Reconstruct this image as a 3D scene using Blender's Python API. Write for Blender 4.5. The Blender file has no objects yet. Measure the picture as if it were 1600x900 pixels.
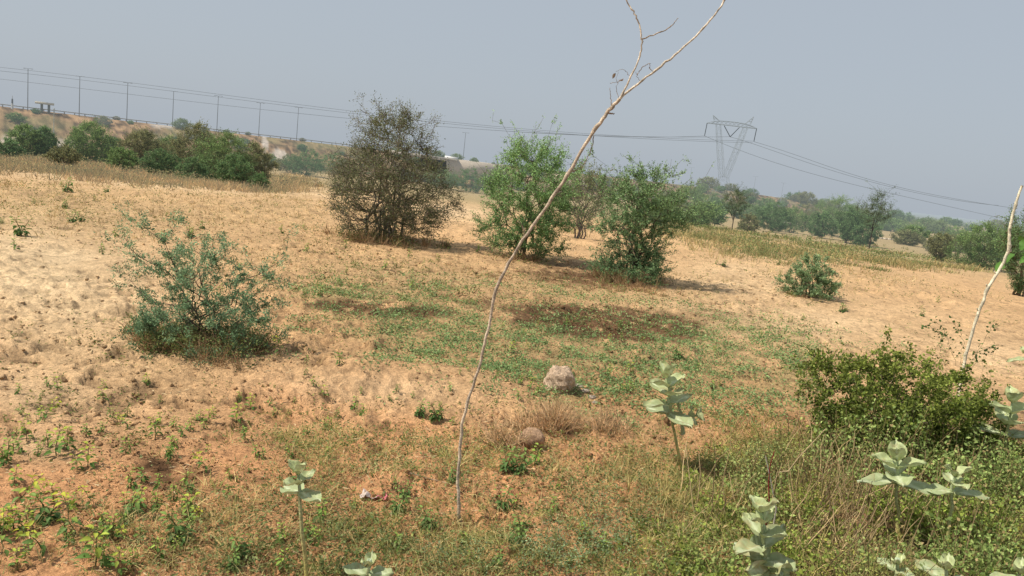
import bpy, math
import numpy as np
from mathutils import Vector
R = np.random.default_rng(7)
rad = math.radians
scene = bpy.context.scene
COL = scene.collection
# ------------------------------------------------------------------ camera
W0, H0, FPX = 1600., 900., 1164.
EYE = np.array([0., 0., 2.0])
PITCH, ROLL = rad(9.3), rad(6.6)
_F = np.array([0., math.cos(PITCH), -math.sin(PITCH)])
_r0 = np.array([1., 0., 0.]); _u0 = np.cross(_r0, _F)
CR = math.cos(ROLL)*_r0 + math.sin(ROLL)*_u0
CU = -math.sin(ROLL)*_r0 + math.cos(ROLL)*_u0
cam = bpy.data.cameras.new('camera'); cam.sensor_width = 36; cam.lens = 36*FPX/W0
cam.clip_start = 0.05; cam.clip_end = 9000
co = bpy.data.objects.new('camera', cam); COL.objects.link(co)
from mathutils import Matrix
M = Matrix(((CR[0], CU[0], -_F[0], EYE[0]), (CR[1], CU[1], -_F[1], EYE[1]), (CR[2], CU[2], -_F[2], EYE[2]), (0, 0, 0, 1)))
co.matrix_world = M
scene.camera = co

def ray(px, py):
    return _F + CR*((px-W0/2)/FPX) + CU*((H0/2-py)/FPX)
def proj(P):                       # world points -> photo pixels
    d = P-EYE; z = d@_F; z = np.where(z < 0.05, 0.05, z)
    return W0/2+FPX*(d@CR)/z, H0/2-FPX*(d@CU)/z
def at_depth(px, py, Y):           # point on the pixel ray at world depth Y
    r = ray(px, py); return EYE+r*(Y/r[1])

# ------------------------------------------------------------------ noise
def hash2(ix, iy, s):
    n = (ix.astype(np.int64)*374761393+iy.astype(np.int64)*668265263+s*1274126177) & 0x7fffffff
    n = ((n ^ (n >> 13))*1274126177) & 0x7fffffff
    return ((n ^ (n >> 16)) & 0xffff)/65535.
def vnoise(x, y, s=0):
    ix = np.floor(x); iy = np.floor(y); fx = x-ix; fy = y-iy
    fx = fx*fx*(3-2*fx); fy = fy*fy*(3-2*fy)
    a = hash2(ix, iy, s); b = hash2(ix+1, iy, s); c = hash2(ix, iy+1, s); d = hash2(ix+1, iy+1, s)
    return (a+(b-a)*fx)*(1-fy)+(c+(d-c)*fx)*fy
def fbm(x, y, s=0, o=4):
    v = 0.; a = .5; t = 0.
    for i in range(o):
        v = v+a*vnoise(x*2**i+17.3*i, y*2**i-9.1*i, s+i); t += a; a *= .5
    return v/t
def sstep(a, b, x):
    t = np.clip((x-a)/(b-a), 0, 1); return t*t*(3-2*t)

# ------------------------------------------------------------------ zones, authored on the view, then fixed to the ground
def blobs(u, v, L):
    o = np.zeros_like(u)
    for cx, cy, rx, ry, a in L:
        s = 0.1157  # the ground's horizon line is tilted in the photo
        dx = u-cx; dy = v-cy-s*dx*.6
        o = o+a*np.exp(-((dx/rx)**2+(dy/ry)**2))
    return o
GREEN = [(700,515,170,40,.95),(880,560,190,45,.9),(1100,560,170,55,.8),(600,470,120,20,.5),(1000,620,170,35,.5),(1200,590,90,45,.5),(900,460,120,18,.35),
         (560,460,90,14,.5),(640,430,200,26,.3),(1180,520,80,20,.4)]
BROWN = [(960,508,105,20,1.8),(900,500,80,16,1.2),(620,485,110,10,.5),(880,425,75,22,.55),(330,535,110,20,.4),(260,740,60,28,.7),(190,690,60,22,.3),(1500,400,120,12,.3),(560,755,70,15,.3),(600,375,90,14,.4),(620,440,200,20,.22),(560,480,110,12,.35),(750,470,100,10,.25),(1120,490,90,14,.3),(450,500,90,14,.3),(985,440,60,12,.5)]  # dark brown patches; the one right of the bright green shrub paints its shadow
PALE = [(40,400,180,60,1.),(100,500,200,70,.6),(60,620,150,50,.5),(250,285,300,10,1.),(1250,500,220,45,.5),(1150,430,90,30,.5),(1560,560,100,40,.4),(700,330,90,15,.7),(600,610,190,35,.45),(60,700,60,25,.5)]
STRAW = [(60,320,190,42,1.1),(330,330,180,30,.5),(350,340,200,30,.3),(700,440,220,30,.45),(1200,390,220,25,.4),(850,660,140,28,.9),(430,410,120,30,.25),(1400,395,160,20,.7),(450,320,100,20,.5),(120,430,120,14,.25),
         (700,640,80,24,.3),(1100,450,60,30,.3),(1330,430,140,16,.4),(1250,440,100,14,.2),(400,560,60,20,.25)]
LOWDRY = [(700,880,380,75,.9),(480,820,190,60,.55),(1050,800,170,110,1.),(900,740,150,45,.5),(300,880,150,35,.5),(640,720,150,45,.5),(1050,690,120,40,.6),(480,700,140,30,.35),(200,850,80,30,.2)]
def d2(x, y): return np.hypot(x, y)
# embankment line
P0 = np.array([-98., 150.]); UD = np.array([82., 58.]); UD = UD/np.hypot(*UD); ND = np.array([-UD[1], UD[0]])
def Hgt(x, y, fine=True):
    x = np.asarray(x, float); y = np.asarray(y, float)
    d = d2(x, y)
    z = -0.035*np.clip(d-22, 0, 118)
    z = z-0.9*sstep(300, 1500, d)
    # gentle relief
    z = z+(fbm(x*.12, y*.12, 3, 3)-.5)*.28*sstep(4, 25, d)*(1+d*.008)
    # mounds in the middle ground
    def bump(cx, cy, rx, ry, h): return h*np.exp(-(((x-cx)/rx)**2+((y-cy)/ry)**2))
    for c in BUMPS: z = z+bump(*c)
    # embankment
    s = (x-P0[0])*ND[0]+(y-P0[1])*ND[1]; t = (x-P0[0])*UD[0]+(y-P0[1])*UD[1]
    top = 2.0-4.5*sstep(215, 330, t)-.25*fbm(t*.05, t*0, 5, 2)
    f = sstep(-24, 0, s)*(1-sstep(30, 60, s))
    f = f*.4+.6*np.clip((s+24)/24, 0, 1)*(1-sstep(30, 60, s))
    z = z+(top-z)*f+f*(1-f)*4*(fbm(x*.15, y*.15, 9, 3)-.5)*1.6
    z = z+4*sstep(2000, 4000, d)*fbm(x*.002, y*.002, 4, 3)*0
    if fine:
        near = 1-sstep(20, 40, d)
        n1 = fbm(x*1.1, y*1.1, 11, 3)-.5
        n2 = fbm(x*3.1+3, y*3.1, 21, 5)
        n3 = np.abs(fbm(x*11, y*11, 31, 3)-.5)*-1+.1
        u, v = None, None
        clod = np.clip(n2-.52, 0, 1)
        rough = .35+1.1*sstep(.42, .62, fbm(x*.45+5, y*.45, 41, 2))
        pit = sstep(.60, .68, fbm(x*5.5+9, y*5.5, 151, 3))*sstep(.5, .6, fbm(x*.5+15, y*.5, 161, 2)+.06)
        z = z-near*pit*.045
        z = z+near*(n1*.07+clod*.20*rough+n3*.10*rough*(1-sstep(8, 22, d)))
    return z
BUMPS = []
_T = 1.5*1.01**np.arange(770)
def ground(px, py):
    r = ray(px, py); P = EYE+r*_T[:, None]; below = P[:, 2] < Hgt(P[:, 0], P[:, 1])
    if not below.any(): return EYE+r*_T[-1]
    k = max(int(np.argmax(below)), 1); lo, hi = _T[k-1], _T[k]
    for _ in range(2):
        T = np.linspace(lo, hi, 24); P = EYE+r*T[:, None]; b_ = P[:, 2] < Hgt(P[:, 0], P[:, 1]); b_[-1] = True
        q = max(int(np.argmax(b_)), 1); lo, hi = T[q-1], T[q]
    return EYE+r*hi
def on(x, y): return np.array([x, y, float(Hgt(x, y))])
_g = ground(440, 590); _h = ground(600, 640); _k = ground(840, 600)
BUMPS += [(_g[0]+.3, _g[1]+.2, 1.6, .5, .10), (_h[0], _h[1], 1.1, .55, -.13), (_k[0]-.9, _k[1]-.25, .9, .35, .08)]
_q = ground(660, 750); BUMPS += [(_q[0]+.1, _q[1]-.05, .25, .16, .05)]
_q = ground(720, 800); BUMPS += [(_q[0]+.12, _q[1]-.16, .14, .07, -.09)]

# ------------------------------------------------------------------ mesh builder
HAZE_ON = True
class MB:
    def __init__(s): s.V = []; s.F = []; s.C = []; s.n = 0
    def add(s, V, F, C):
        V = np.asarray(V, float).reshape(-1, 3); F = np.asarray(F, np.int64)
        C = np.asarray(C, float)
        if C.ndim == 1: C = np.tile(C[:3], (len(V), 1))
        s.V.append(V); s.F.append(F+s.n); s.C.append(C[:, :3]); s.n += len(V)
    def build(s, name, mat, parent=None, haze=0., smooth=False, origin=None):
        V = np.concatenate(s.V); C = np.concatenate(s.C)
        if origin is not None: V = V-np.asarray(origin)
        me = bpy.data.meshes.new(name)
        me.vertices.add(len(V)); me.vertices.foreach_set('co', V.astype(np.float32).ravel())
        li = np.concatenate([f.ravel() for f in s.F])
        tot = np.concatenate([np.full(len(f), f.shape[1]) for f in s.F])
        st = np.concatenate([[0], np.cumsum(tot)[:-1]])
        me.loops.add(len(li)); me.loops.foreach_set('vertex_index', li.astype(np.int32))
        me.polygons.add(len(tot)); me.polygons.foreach_set('loop_start', st.astype(np.int32))
        me.polygons.foreach_set('loop_total', tot.astype(np.int32))
        if smooth: me.polygons.foreach_set('use_smooth', np.ones(len(tot), bool))
        a = me.color_attributes.new('Col', 'FLOAT_COLOR', 'POINT')
        hz = np.broadcast_to(np.asarray(haze, float), (len(V),)).reshape(-1, 1)
        a.data.foreach_set('color', np.concatenate([C, hz], 1).astype(np.float32).ravel())
        me.materials.append(mat); me.update(calc_edges=True)
        o = bpy.data.objects.new(name, me); COL.objects.link(o)
        if origin is not None: o.location = origin
        if parent is not None: o.parent = parent; 
        return o
def tag(o, label=None, cat=None, group=None, kind=None):
    if label: o['label'] = label
    if cat: o['category'] = cat
    if group: o['group'] = group
    if kind: o['kind'] = kind
    return o
def empty(name, loc, label, cat, group=None, rz=0., sc=1.):
    o = bpy.data.objects.new(name, None); COL.objects.link(o); o.location = loc
    o.rotation_euler = (0, 0, rz); o.scale = (sc,)*3; o.empty_display_size = .1
    return tag(o, label, cat, group)
KIDS = {}
def kids(o): return [c for c in bpy.data.objects if c.parent == o] if o.name not in KIDS else KIDS[o.name]
def copy_tree(o, loc, rz, sc, label=None, group=None):
    ch = kids(o); KIDS[o.name] = ch
    r = o.copy(); COL.objects.link(r); r.location = loc; r.rotation_euler = (0, 0, rz); r.scale = (sc,)*3 if np.isscalar(sc) else sc
    if label: r['label'] = label
    if group: r['group'] = group
    for c in ch:
        k = c.copy(); COL.objects.link(k); k.parent = r
    return r
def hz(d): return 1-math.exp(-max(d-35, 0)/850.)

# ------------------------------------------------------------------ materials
HAZECOL = (.44, .50, .53, 1)  # aerial haze painted on as emission, mixed by the alpha baked into each mesh
def mat(name, rough=.8, transl=0., spec=.25, bump=None, noise=None, alpha=None):
    m = bpy.data.materials.new(name); m.use_nodes = True; nt = m.node_tree; N = nt.nodes; L = nt.links
    N.clear(); out = N.new('ShaderNodeOutputMaterial')
    at = N.new('ShaderNodeAttribute'); at.attribute_name = 'Col'
    p = N.new('ShaderNodeBsdfPrincipled'); p.inputs['Roughness'].default_value = rough
    p.inputs['Specular IOR Level'].default_value = spec
    colr = at.outputs['Color']
    tc = N.new('ShaderNodeTexCoord')
    if noise:
        for sc, amt in noise:
            nz = N.new('ShaderNodeTexNoise'); nz.inputs['Scale'].default_value = sc; nz.inputs['Detail'].default_value = 6
            L.new(tc.outputs['Object'], nz.inputs['Vector'])
            mr = N.new('ShaderNodeMapRange'); mr.inputs['From Min'].default_value = .3; mr.inputs['From Max'].default_value = .7
            mr.inputs['To Min'].default_value = 1-amt; mr.inputs['To Max'].default_value = 1+amt
            L.new(nz.outputs['Fac'], mr.inputs['Value'])
            mx = N.new('ShaderNodeVectorMath'); mx.operation = 'SCALE'
            L.new(colr, mx.inputs[0]); L.new(mr.outputs['Result'], mx.inputs['Scale']); colr = mx.outputs['Vector']
    L.new(colr, p.inputs['Base Color'])
    if bump:
        prev = None
        for sc, st, dist in bump:
            nz = N.new('ShaderNodeTexNoise'); nz.inputs['Scale'].default_value = sc; nz.inputs['Detail'].default_value = 8
            nz.inputs['Roughness'].default_value = .65
            L.new(tc.outputs['Object'], nz.inputs['Vector'])
            b = N.new('ShaderNodeBump'); b.inputs['Strength'].default_value = st; b.inputs['Distance'].default_value = dist
            L.new(nz.outputs['Fac'], b.inputs['Height'])
            if prev: L.new(prev, b.inputs['Normal'])
            prev = b.outputs['Normal']
        L.new(prev, p.inputs['Normal'])
    sh = p.outputs[0]
    if transl:
        t = N.new('ShaderNodeBsdfTranslucent'); L.new(colr, t.inputs['Color'])
        ms = N.new('ShaderNodeMixShader'); ms.inputs[0].default_value = transl
        L.new(sh, ms.inputs[1]); L.new(t.outputs[0], ms.inputs[2]); sh = ms.outputs[0]
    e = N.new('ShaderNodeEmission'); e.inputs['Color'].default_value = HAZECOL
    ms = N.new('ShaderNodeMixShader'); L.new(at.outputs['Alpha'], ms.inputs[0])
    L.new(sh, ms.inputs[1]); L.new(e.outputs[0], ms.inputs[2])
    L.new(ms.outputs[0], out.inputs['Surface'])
    return m
M_ground = mat('soil', .95, 0, .08, bump=[(5, .5, .06), (18, .7, .035), (60, .8, .014), (160, .6, .005)], noise=[(1.7, .08), (8, .16), (30, .26), (110, .30)])
M_leaf = mat('foliage', .6, .3, .2)
M_bark = mat('bark', .85, 0, .15, bump=[(60, .8, .006)], noise=[(30, .3), (120, .3)])
M_straw = mat('dry_grass', .75, .2, .15)
M_cal = mat('calotropis_leaf', .55, .22, .25, noise=[(40, .08)])
M_rock = mat('rough_stone', .9, 0, .12, bump=[(25, .9, .03), (90, .7, .01)], noise=[(12, .18), (60, .25)])
M_conc = mat('weathered_concrete', .85, 0, .2, noise=[(.6, .15), (4, .15)])
M_metal = mat('galvanised_metal', .6, 0, .3)
M_plast = mat('crumpled_plastic', .35, .1, .5, noise=[(50, .2)])

# ------------------------------------------------------------------ primitives
def tube(mb, P, r, col, k=5, cap=False):
    P = np.asarray(P, float); n = len(P); r = np.broadcast_to(np.asarray(r, float), (n,))
    T = np.gradient(P, axis=0); T = T/np.maximum(np.linalg.norm(T, axis=1, keepdims=True), 1e-9)
    ref = np.array([.31, .17, .93]) if abs(T[:, 2]).mean() < .8 else np.array([.93, .31, .17])
    A = np.cross(T, ref); A /= np.maximum(np.linalg.norm(A, axis=1, keepdims=True), 1e-9); B = np.cross(T, A)
    an = np.arange(k)*2*math.pi/k
    V = P[:, None, :]+r[:, None, None]*(np.cos(an)[None, :, None]*A[:, None, :]+np.sin(an)[None, :, None]*B[:, None, :])
    i = np.arange(n-1)[:, None]*k; j = np.arange(k)[None, :]; j2 = (j+1) % k
    F = np.stack([i+j, i+j2, i+k+j2, i+k+j], -1).reshape(-1, 4)
    c = np.asarray(col, float)
    if c.ndim == 2: c = np.repeat(c, k, 0)
    mb.add(V.reshape(-1, 3), F, c)
    if cap:
        for e in (0, n-1):
            c1 = c if c.ndim == 1 else c[:k]
            mb.add(V[e], np.array([list(range(k))]) if e else np.array([list(range(k))[::-1]]), c1)
def tubes(mb, P, r0, r1, C, k=3):
    """P (N,m,3) polylines, tapering, colours (N,3)"""
    N, m, _ = P.shape
    T = np.gradient(P, axis=1); T /= np.maximum(np.linalg.norm(T, axis=2, keepdims=True), 1e-9)
    A = np.cross(T, np.array([.4, .3, .86])); A /= np.maximum(np.linalg.norm(A, axis=2, keepdims=True), 1e-9); B = np.cross(T, A)
    s = np.linspace(0, 1, m)[None, :]; r = np.asarray(r0).reshape(-1, 1)*(1-s)+np.asarray(r1).reshape(-1, 1)*s
    r = np.broadcast_to(r, (N, m)); an = np.arange(k)*2*math.pi/k
    V = P[:, :, None, :]+r[:, :, None, None]*(np.cos(an)[:, None]*A[:, :, None, :]+np.sin(an)[:, None]*B[:, :, None, :])
    base = (np.arange(N)*m*k)[:, None, None]; i = (np.arange(m-1)*k)[None, :, None]; j = np.arange(k)[None, None, :]; j2 = (j+1) % k
    F = np.stack([base+i+j, base+i+j2, base+i+k+j2, base+i+k+j], -1).reshape(-1, 4)
    mb.add(V.reshape(-1, 3), F, np.repeat(np.broadcast_to(C, (N, 3)), m*k, 0))
def unit(v): return v/np.maximum(np.linalg.norm(v, axis=-1, keepdims=True), 1e-9)
def leaves(mb, P, D, Nn, L, Wd, C, fold=.15):
    """rhombic leaf quads: base P, direction D, normal Nn"""
    N = len(P); D = unit(D); S = unit(np.cross(D, Nn)); Nn = np.cross(S, D)
    L = np.broadcast_to(L, (N,))[:, None]; Wd = np.broadcast_to(Wd, (N,))[:, None]
    a = P; b = P+D*L*.5+S*Wd*.5+Nn*Wd*fold; c = P+D*L; d = P+D*L*.5-S*Wd*.5+Nn*Wd*fold
    V = np.stack([a, b, c, d], 1).reshape(-1, 3)
    F = (np.arange(N)*4)[:, None]+np.array([[0, 1, 2, 3]])
    mb.add(V, F, np.repeat(C, 4, 0))
def ovate(mb, P, D, Nn, L, Wd, C, droop=.25, fold=.25):
    """nicer leaves: 3 stations, folded along the midrib; C base colour"""
    N = len(P); D = unit(D); S = unit(np.cross(D, Nn)); Nn = np.cross(S, D)
    L = np.broadcast_to(L, (N,))[:, None]; Wd = np.broadcast_to(Wd, (N,))[:, None]
    pts = []; cc = []
    st = [(0, 0), (.22, .8), (.5, 1.), (.8, .55), (1., 0)]
    for s, w in st:
        mid = P+D*L*s-Nn*L*droop*s*s
        if w == 0: pts += [mid]; cc += [C]
        else:
            pts += [mid+S*Wd*.5*w+Nn*Wd*fold*w, mid, mid-S*Wd*.5*w+Nn*Wd*fold*w]; cc += [C*.95, C*1.12, C*.95]
    V = np.stack(pts, 1).reshape(-1, 3); K = len(pts)
    F3 = []; F4 = []
    f3 = np.array([[0, 1, 2], [0, 2, 3], [7, 10, 8], [8, 10, 9]]); f4 = np.array([[1, 4, 5, 2], [2, 5, 6, 3], [4, 7, 8, 5], [5, 8, 9, 6]])
    base = (np.arange(N)*K)[:, None, None]
    CC = np.stack(cc, 1).reshape(-1, 3)
    n0 = mb.n
    mb.add(V, (base+f4[None]).reshape(-1, 4), CC)
    mb.F.append((base+f3[None]).reshape(-1, 3)+n0)
def box(mb, c, h, col, rz=0., ax=None):
    c = np.asarray(c, float); sx = np.array([[x, y, z] for x in (-1, 1) for y in (-1, 1) for z in (-1, 1)], float)*np.asarray(h)
    if rz: cs, sn = math.cos(rz), math.sin(rz); sx = np.stack([sx[:, 0]*cs-sx[:, 1]*sn, sx[:, 0]*sn+sx[:, 1]*cs, sx[:, 2]], 1)
    mb.add(c+sx, np.array([[0, 1, 3, 2], [4, 6, 7, 5], [0, 4, 5, 1], [2, 3, 7, 6], [0, 2, 6, 4], [1, 5, 7, 3]]), np.asarray(col, float))
def bar(mb, a, b, r, col, k=4): tube(mb, [a, b], r, col, k)
def rdir(n, up=0., g=R):
    v = g.normal(size=(n, 3)); v[:, 2] += up; return unit(v)

# ------------------------------------------------------------------ shrub generator
def shrub_data(seed, H, Rad, prof, ns=7, n2=50, n3=380, n4=0, leafn=22, leafL=.04, leafW=.013, lcol=(.06, .09, .035), lcol2=(.10, .13, .05),
               bcol=(.10, .075, .05), shoot=.12, bare=0., tr=.03, lump=.5, stems=None, zmin=.12, leafr=.05, twr=.0035, spreadbase=.08, up=.35, trunk=0., tint=(1.95, 1.98, 1.8)):
    g = np.random.default_rng(seed)
    wood = MB(); fol = MB()
    prof = np.array(prof)
    ph = g.uniform(0, 6.28, 4)
    def env(t, az):
        r = np.interp(t, prof[:, 0], prof[:, 1])*Rad
        return r*(1+lump*(.5*np.sin(2*az+ph[0]+t*4)+.35*np.sin(3*az+ph[1]-t*6)+.3*np.sin(5*az+ph[2]+t*9))*.6)
    def sample(n, t0, t1, shell=.5):
        tt = np.linspace(t0, t1, 60); w = np.interp(tt, prof[:, 0], prof[:, 1])**1.5+.02; w /= w.sum()
        t = g.choice(tt, n, p=w)+g.uniform(-.01, .01, n); az = g.uniform(0, 2*math.pi, n)
        r = env(t, az)*g.uniform(0, 1, n)**shell
        return np.stack([r*np.cos(az), r*np.sin(az), t*H], 1)
    nodes = []; npar = []
    def path(a, b, m, bend, outw=0.):
        s = np.linspace(0, 1, m)[:, None]; d = b-a; L = np.linalg.norm(d)
        P = a+d*s
        P = P+np.array([0, 0, 1.])*(np.sin(s*math.pi)*L*bend)
        off = g.normal(size=(m, 3))*L*.045; off[0] = 0; off[-1] = 0
        if outw: P[:, :2] -= (d[:2]*outw)*np.sin(s*math.pi)
        return P+off
    if stems is None:
        E = sample(ns, .55, .97, .8)
    else: E = np.array(stems, float)
    for e in E:
        b = np.array([g.normal()*spreadbase, g.normal()*spreadbase, -.05])
        if trunk: b = np.array([g.normal()*.02, g.normal()*.02, -.05])
        P = path(b, e, 9, 0., .22)
        if trunk:
            s = np.linspace(0, 1, 9)[:, None]; P[:, :2] = P[:, :2]*np.clip((s-trunk)/(1-trunk), .0, 1)
        rr = tr*(.7+.5*g.random())*np.linspace(1, .22, 9)
        tube(wood, P, rr, np.array(bcol)*(.8+.4*g.random()), 5)
        nodes.append(P[2:] if not trunk else P[int(trunk*9):])
    ND_ = np.concatenate(nodes)
    def grow(T, m, r0, r1, k, ND_, bend):
        order = np.argsort(np.linalg.norm(T, axis=1)); T = T[order]
        starts = []
        for p in T:
            dv = p-ND_; c = np.linalg.norm(dv, axis=1)+np.maximum(0, -dv[:, 2]+.0)*1.2
            starts.append(ND_[np.argmin(c)])
        A = np.array(starts); s = np.linspace(0, 1, m)[None, :, None]; d = (T-A)[:, None, :]; L = np.linalg.norm(d, axis=2, keepdims=True)
        P = A[:, None, :]+d*s+np.array([0, 0, -1.])*np.sin(s*math.pi)*L*bend
        off = g.normal(size=P.shape)*L*.05; off[:, 0] = 0; P = P+off
        cc = np.array(bcol)*(g.uniform(.7, 1.3, (len(T), 1)))
        tubes(wood, P, r0, r1, cc, k)
        return P
    P2 = grow(sample(n2, zmin, .98, .6), 6, tr*.4, tr*.14, 4, ND_, .12)
    ND2 = np.concatenate([ND_, P2[:, 1:].reshape(-1, 3)])
    T3 = sample(n3, zmin, 1., .42)
    if stems is not None:
        k = n3//2; q = E[g.integers(0, len(E), k)]*g.uniform(.55, 1.08, (k, 1)); T3[:k] = q+g.normal(size=(k, 3))*np.array([.10, .10, .07])
    T3 = T3+unit(T3*np.array([1, 1, .3])+np.array([0, 0, H*up]))*(g.exponential(shoot, (n3, 1))*H*.6)*np.clip(T3[:, 2:3]/H+.2, 0, 1)
    T3[:, 2] = np.maximum(T3[:, 2], .03); hi_ = T3[:, 2] > H; T3[hi_, 2] = H+(T3[hi_, 2]-H)*.8
    P3 = grow(T3, 6, tr*.14, twr*.5, 3, ND2, .06)
    if n4:
        src = P3[g.integers(0, len(P3), n4), g.integers(2, 6, n4)]
        dd = unit(rdir(n4, .2, g)+unit(src*np.array([1, 1, .2])))*g.uniform(.05, .16, (n4, 1))*H*.6
        s = np.linspace(0, 1, 4)[None, :, None]
        P4 = src[:, None, :]+dd[:, None, :]*s+g.normal(size=(n4, 4, 3))*.012*H*s
        tubes(wood, P4, twr*.8, twr*.35, np.array(bcol)*g.uniform(.8, 1.4, (n4, 1)), 3)
        Q = np.concatenate([P3[:, 2:].reshape(-1, 3), P4[:, 1:].reshape(-1, 3)]); tw = np.concatenate([np.repeat(np.arange(n3), 4), n3+np.repeat(np.arange(n4), 3)])
        DD = np.concatenate([np.gradient(P3, axis=1)[:, 2:].reshape(-1, 3), np.gradient(P4, axis=1)[:, 1:].reshape(-1, 3)])
    else:
        Q = P3[:, 1:].reshape(-1, 3); tw = np.repeat(np.arange(n3), 5); DD = np.gradient(P3, axis=1)[:, 1:].reshape(-1, 3)
    nt = n3+n4
    keep = g.random(nt) >= bare; kk = keep[tw]; Q = Q[kk]; tw = tw[kk]; DD = unit(DD[kk])
    n = len(Q)*leafn//5 if leafn < 5 else int(len(Q)*leafn/5)
    idx = g.integers(0, len(Q), n)
    base = Q[idx]+DD[idx]*g.uniform(-.5, .5, (n, 1))*.06*H+g.normal(size=(n, 3))*leafr*H*.35
    dr = unit(DD[idx]*.6+rdir(n, .25, g)); nn = rdir(n, .5, g)
    bright = g.uniform(.65, 1.25, nt)[tw[idx]]*g.uniform(.75, 1.3, n)
    mixv = np.clip(g.normal(.4, .3, n)+(base[:, 2]/H-.5)*.5, 0, 1)[:, None]
    C = (np.array(lcol)*(1-mixv)+np.array(lcol2)*mixv)*bright[:, None]*np.array(tint)
    leaves(fol, base, dr, nn, leafL*g.uniform(.6, 1.3, n), leafW*g.uniform(.7, 1.3, n), C)
    return wood, fol
def shrub(name, label, cat, loc, group=None, hzv=0., rz=0., **kw):
    t = empty(name, loc, label, cat, group, rz)
    w, f = shrub_data(**kw)
    w.build('trunk' if kw.get('trunk') else 'stems', M_bark, t, hzv, True); f.build('crown', M_leaf, t, hzv)
    return t
ROUND = [(0, .35), (.15, .75), (.4, 1), (.7, .85), (.9, .45), (1, .12)]
UPR = [(0, .3), (.2, .6), (.5, .95), (.75, .9), (.92, .5), (1, .15)]
TREE = [(0, 0), (.35, .0), (.42, .5), (.65, 1), (.85, .7), (1, .15)]
LOW = [(0, .8), (.2, 1), (.6, .8), (.85, .45), (1, .15)]

# ------------------------------------------------------------------ ground sheet
def ground_mesh():
    fine = np.deg2rad(np.linspace(-48, 48, 640)); ang = np.concatenate([np.deg2rad(np.linspace(-180, -49, 34)), fine, np.deg2rad(np.linspace(49, 180, 34)[:-1])])
    rr = [.0]; r = .5
    rs = []
    while r < 45: rs.append(r); r *= 1.0075 if r > 2 else 1.02
    while r < 420: rs.append(r); r *= 1.011
    while r < 7000: rs.append(r); r *= 1.12
    rs = np.array(rs)
    A, RR = np.meshgrid(ang, rs); X = RR*np.sin(A); Y = RR*np.cos(A)
    Z = Hgt(X, Y)
    P = np.stack([X.ravel(), Y.ravel(), Z.ravel()], 1)
    n = len(ang); m = len(rs)
    i = (np.arange(m-1)*n)[:, None]; j = np.arange(n)[None, :]; j2 = (j+1) % n
    F = np.stack([i+j, i+j2, i+n+j2, i+n+j], -1).reshape(-1, 4)[:, ::-1]
    C = ground_col(P)
    d = d2(P[:, 0], P[:, 1])
    mb = MB(); mb.add(P, F, C); 
    mb.add(np.array([[0, 0, float(Z[0].mean())]])+0, np.zeros((0, 4), int), (0.3, .2, .12))
    c = mb.n-1; mb.F.append(np.stack([np.full(n, c), np.arange(n), (np.arange(n)+1) % n], 1)[:, ::-1])
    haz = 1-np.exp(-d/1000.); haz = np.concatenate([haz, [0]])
    return mb, haz
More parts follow.
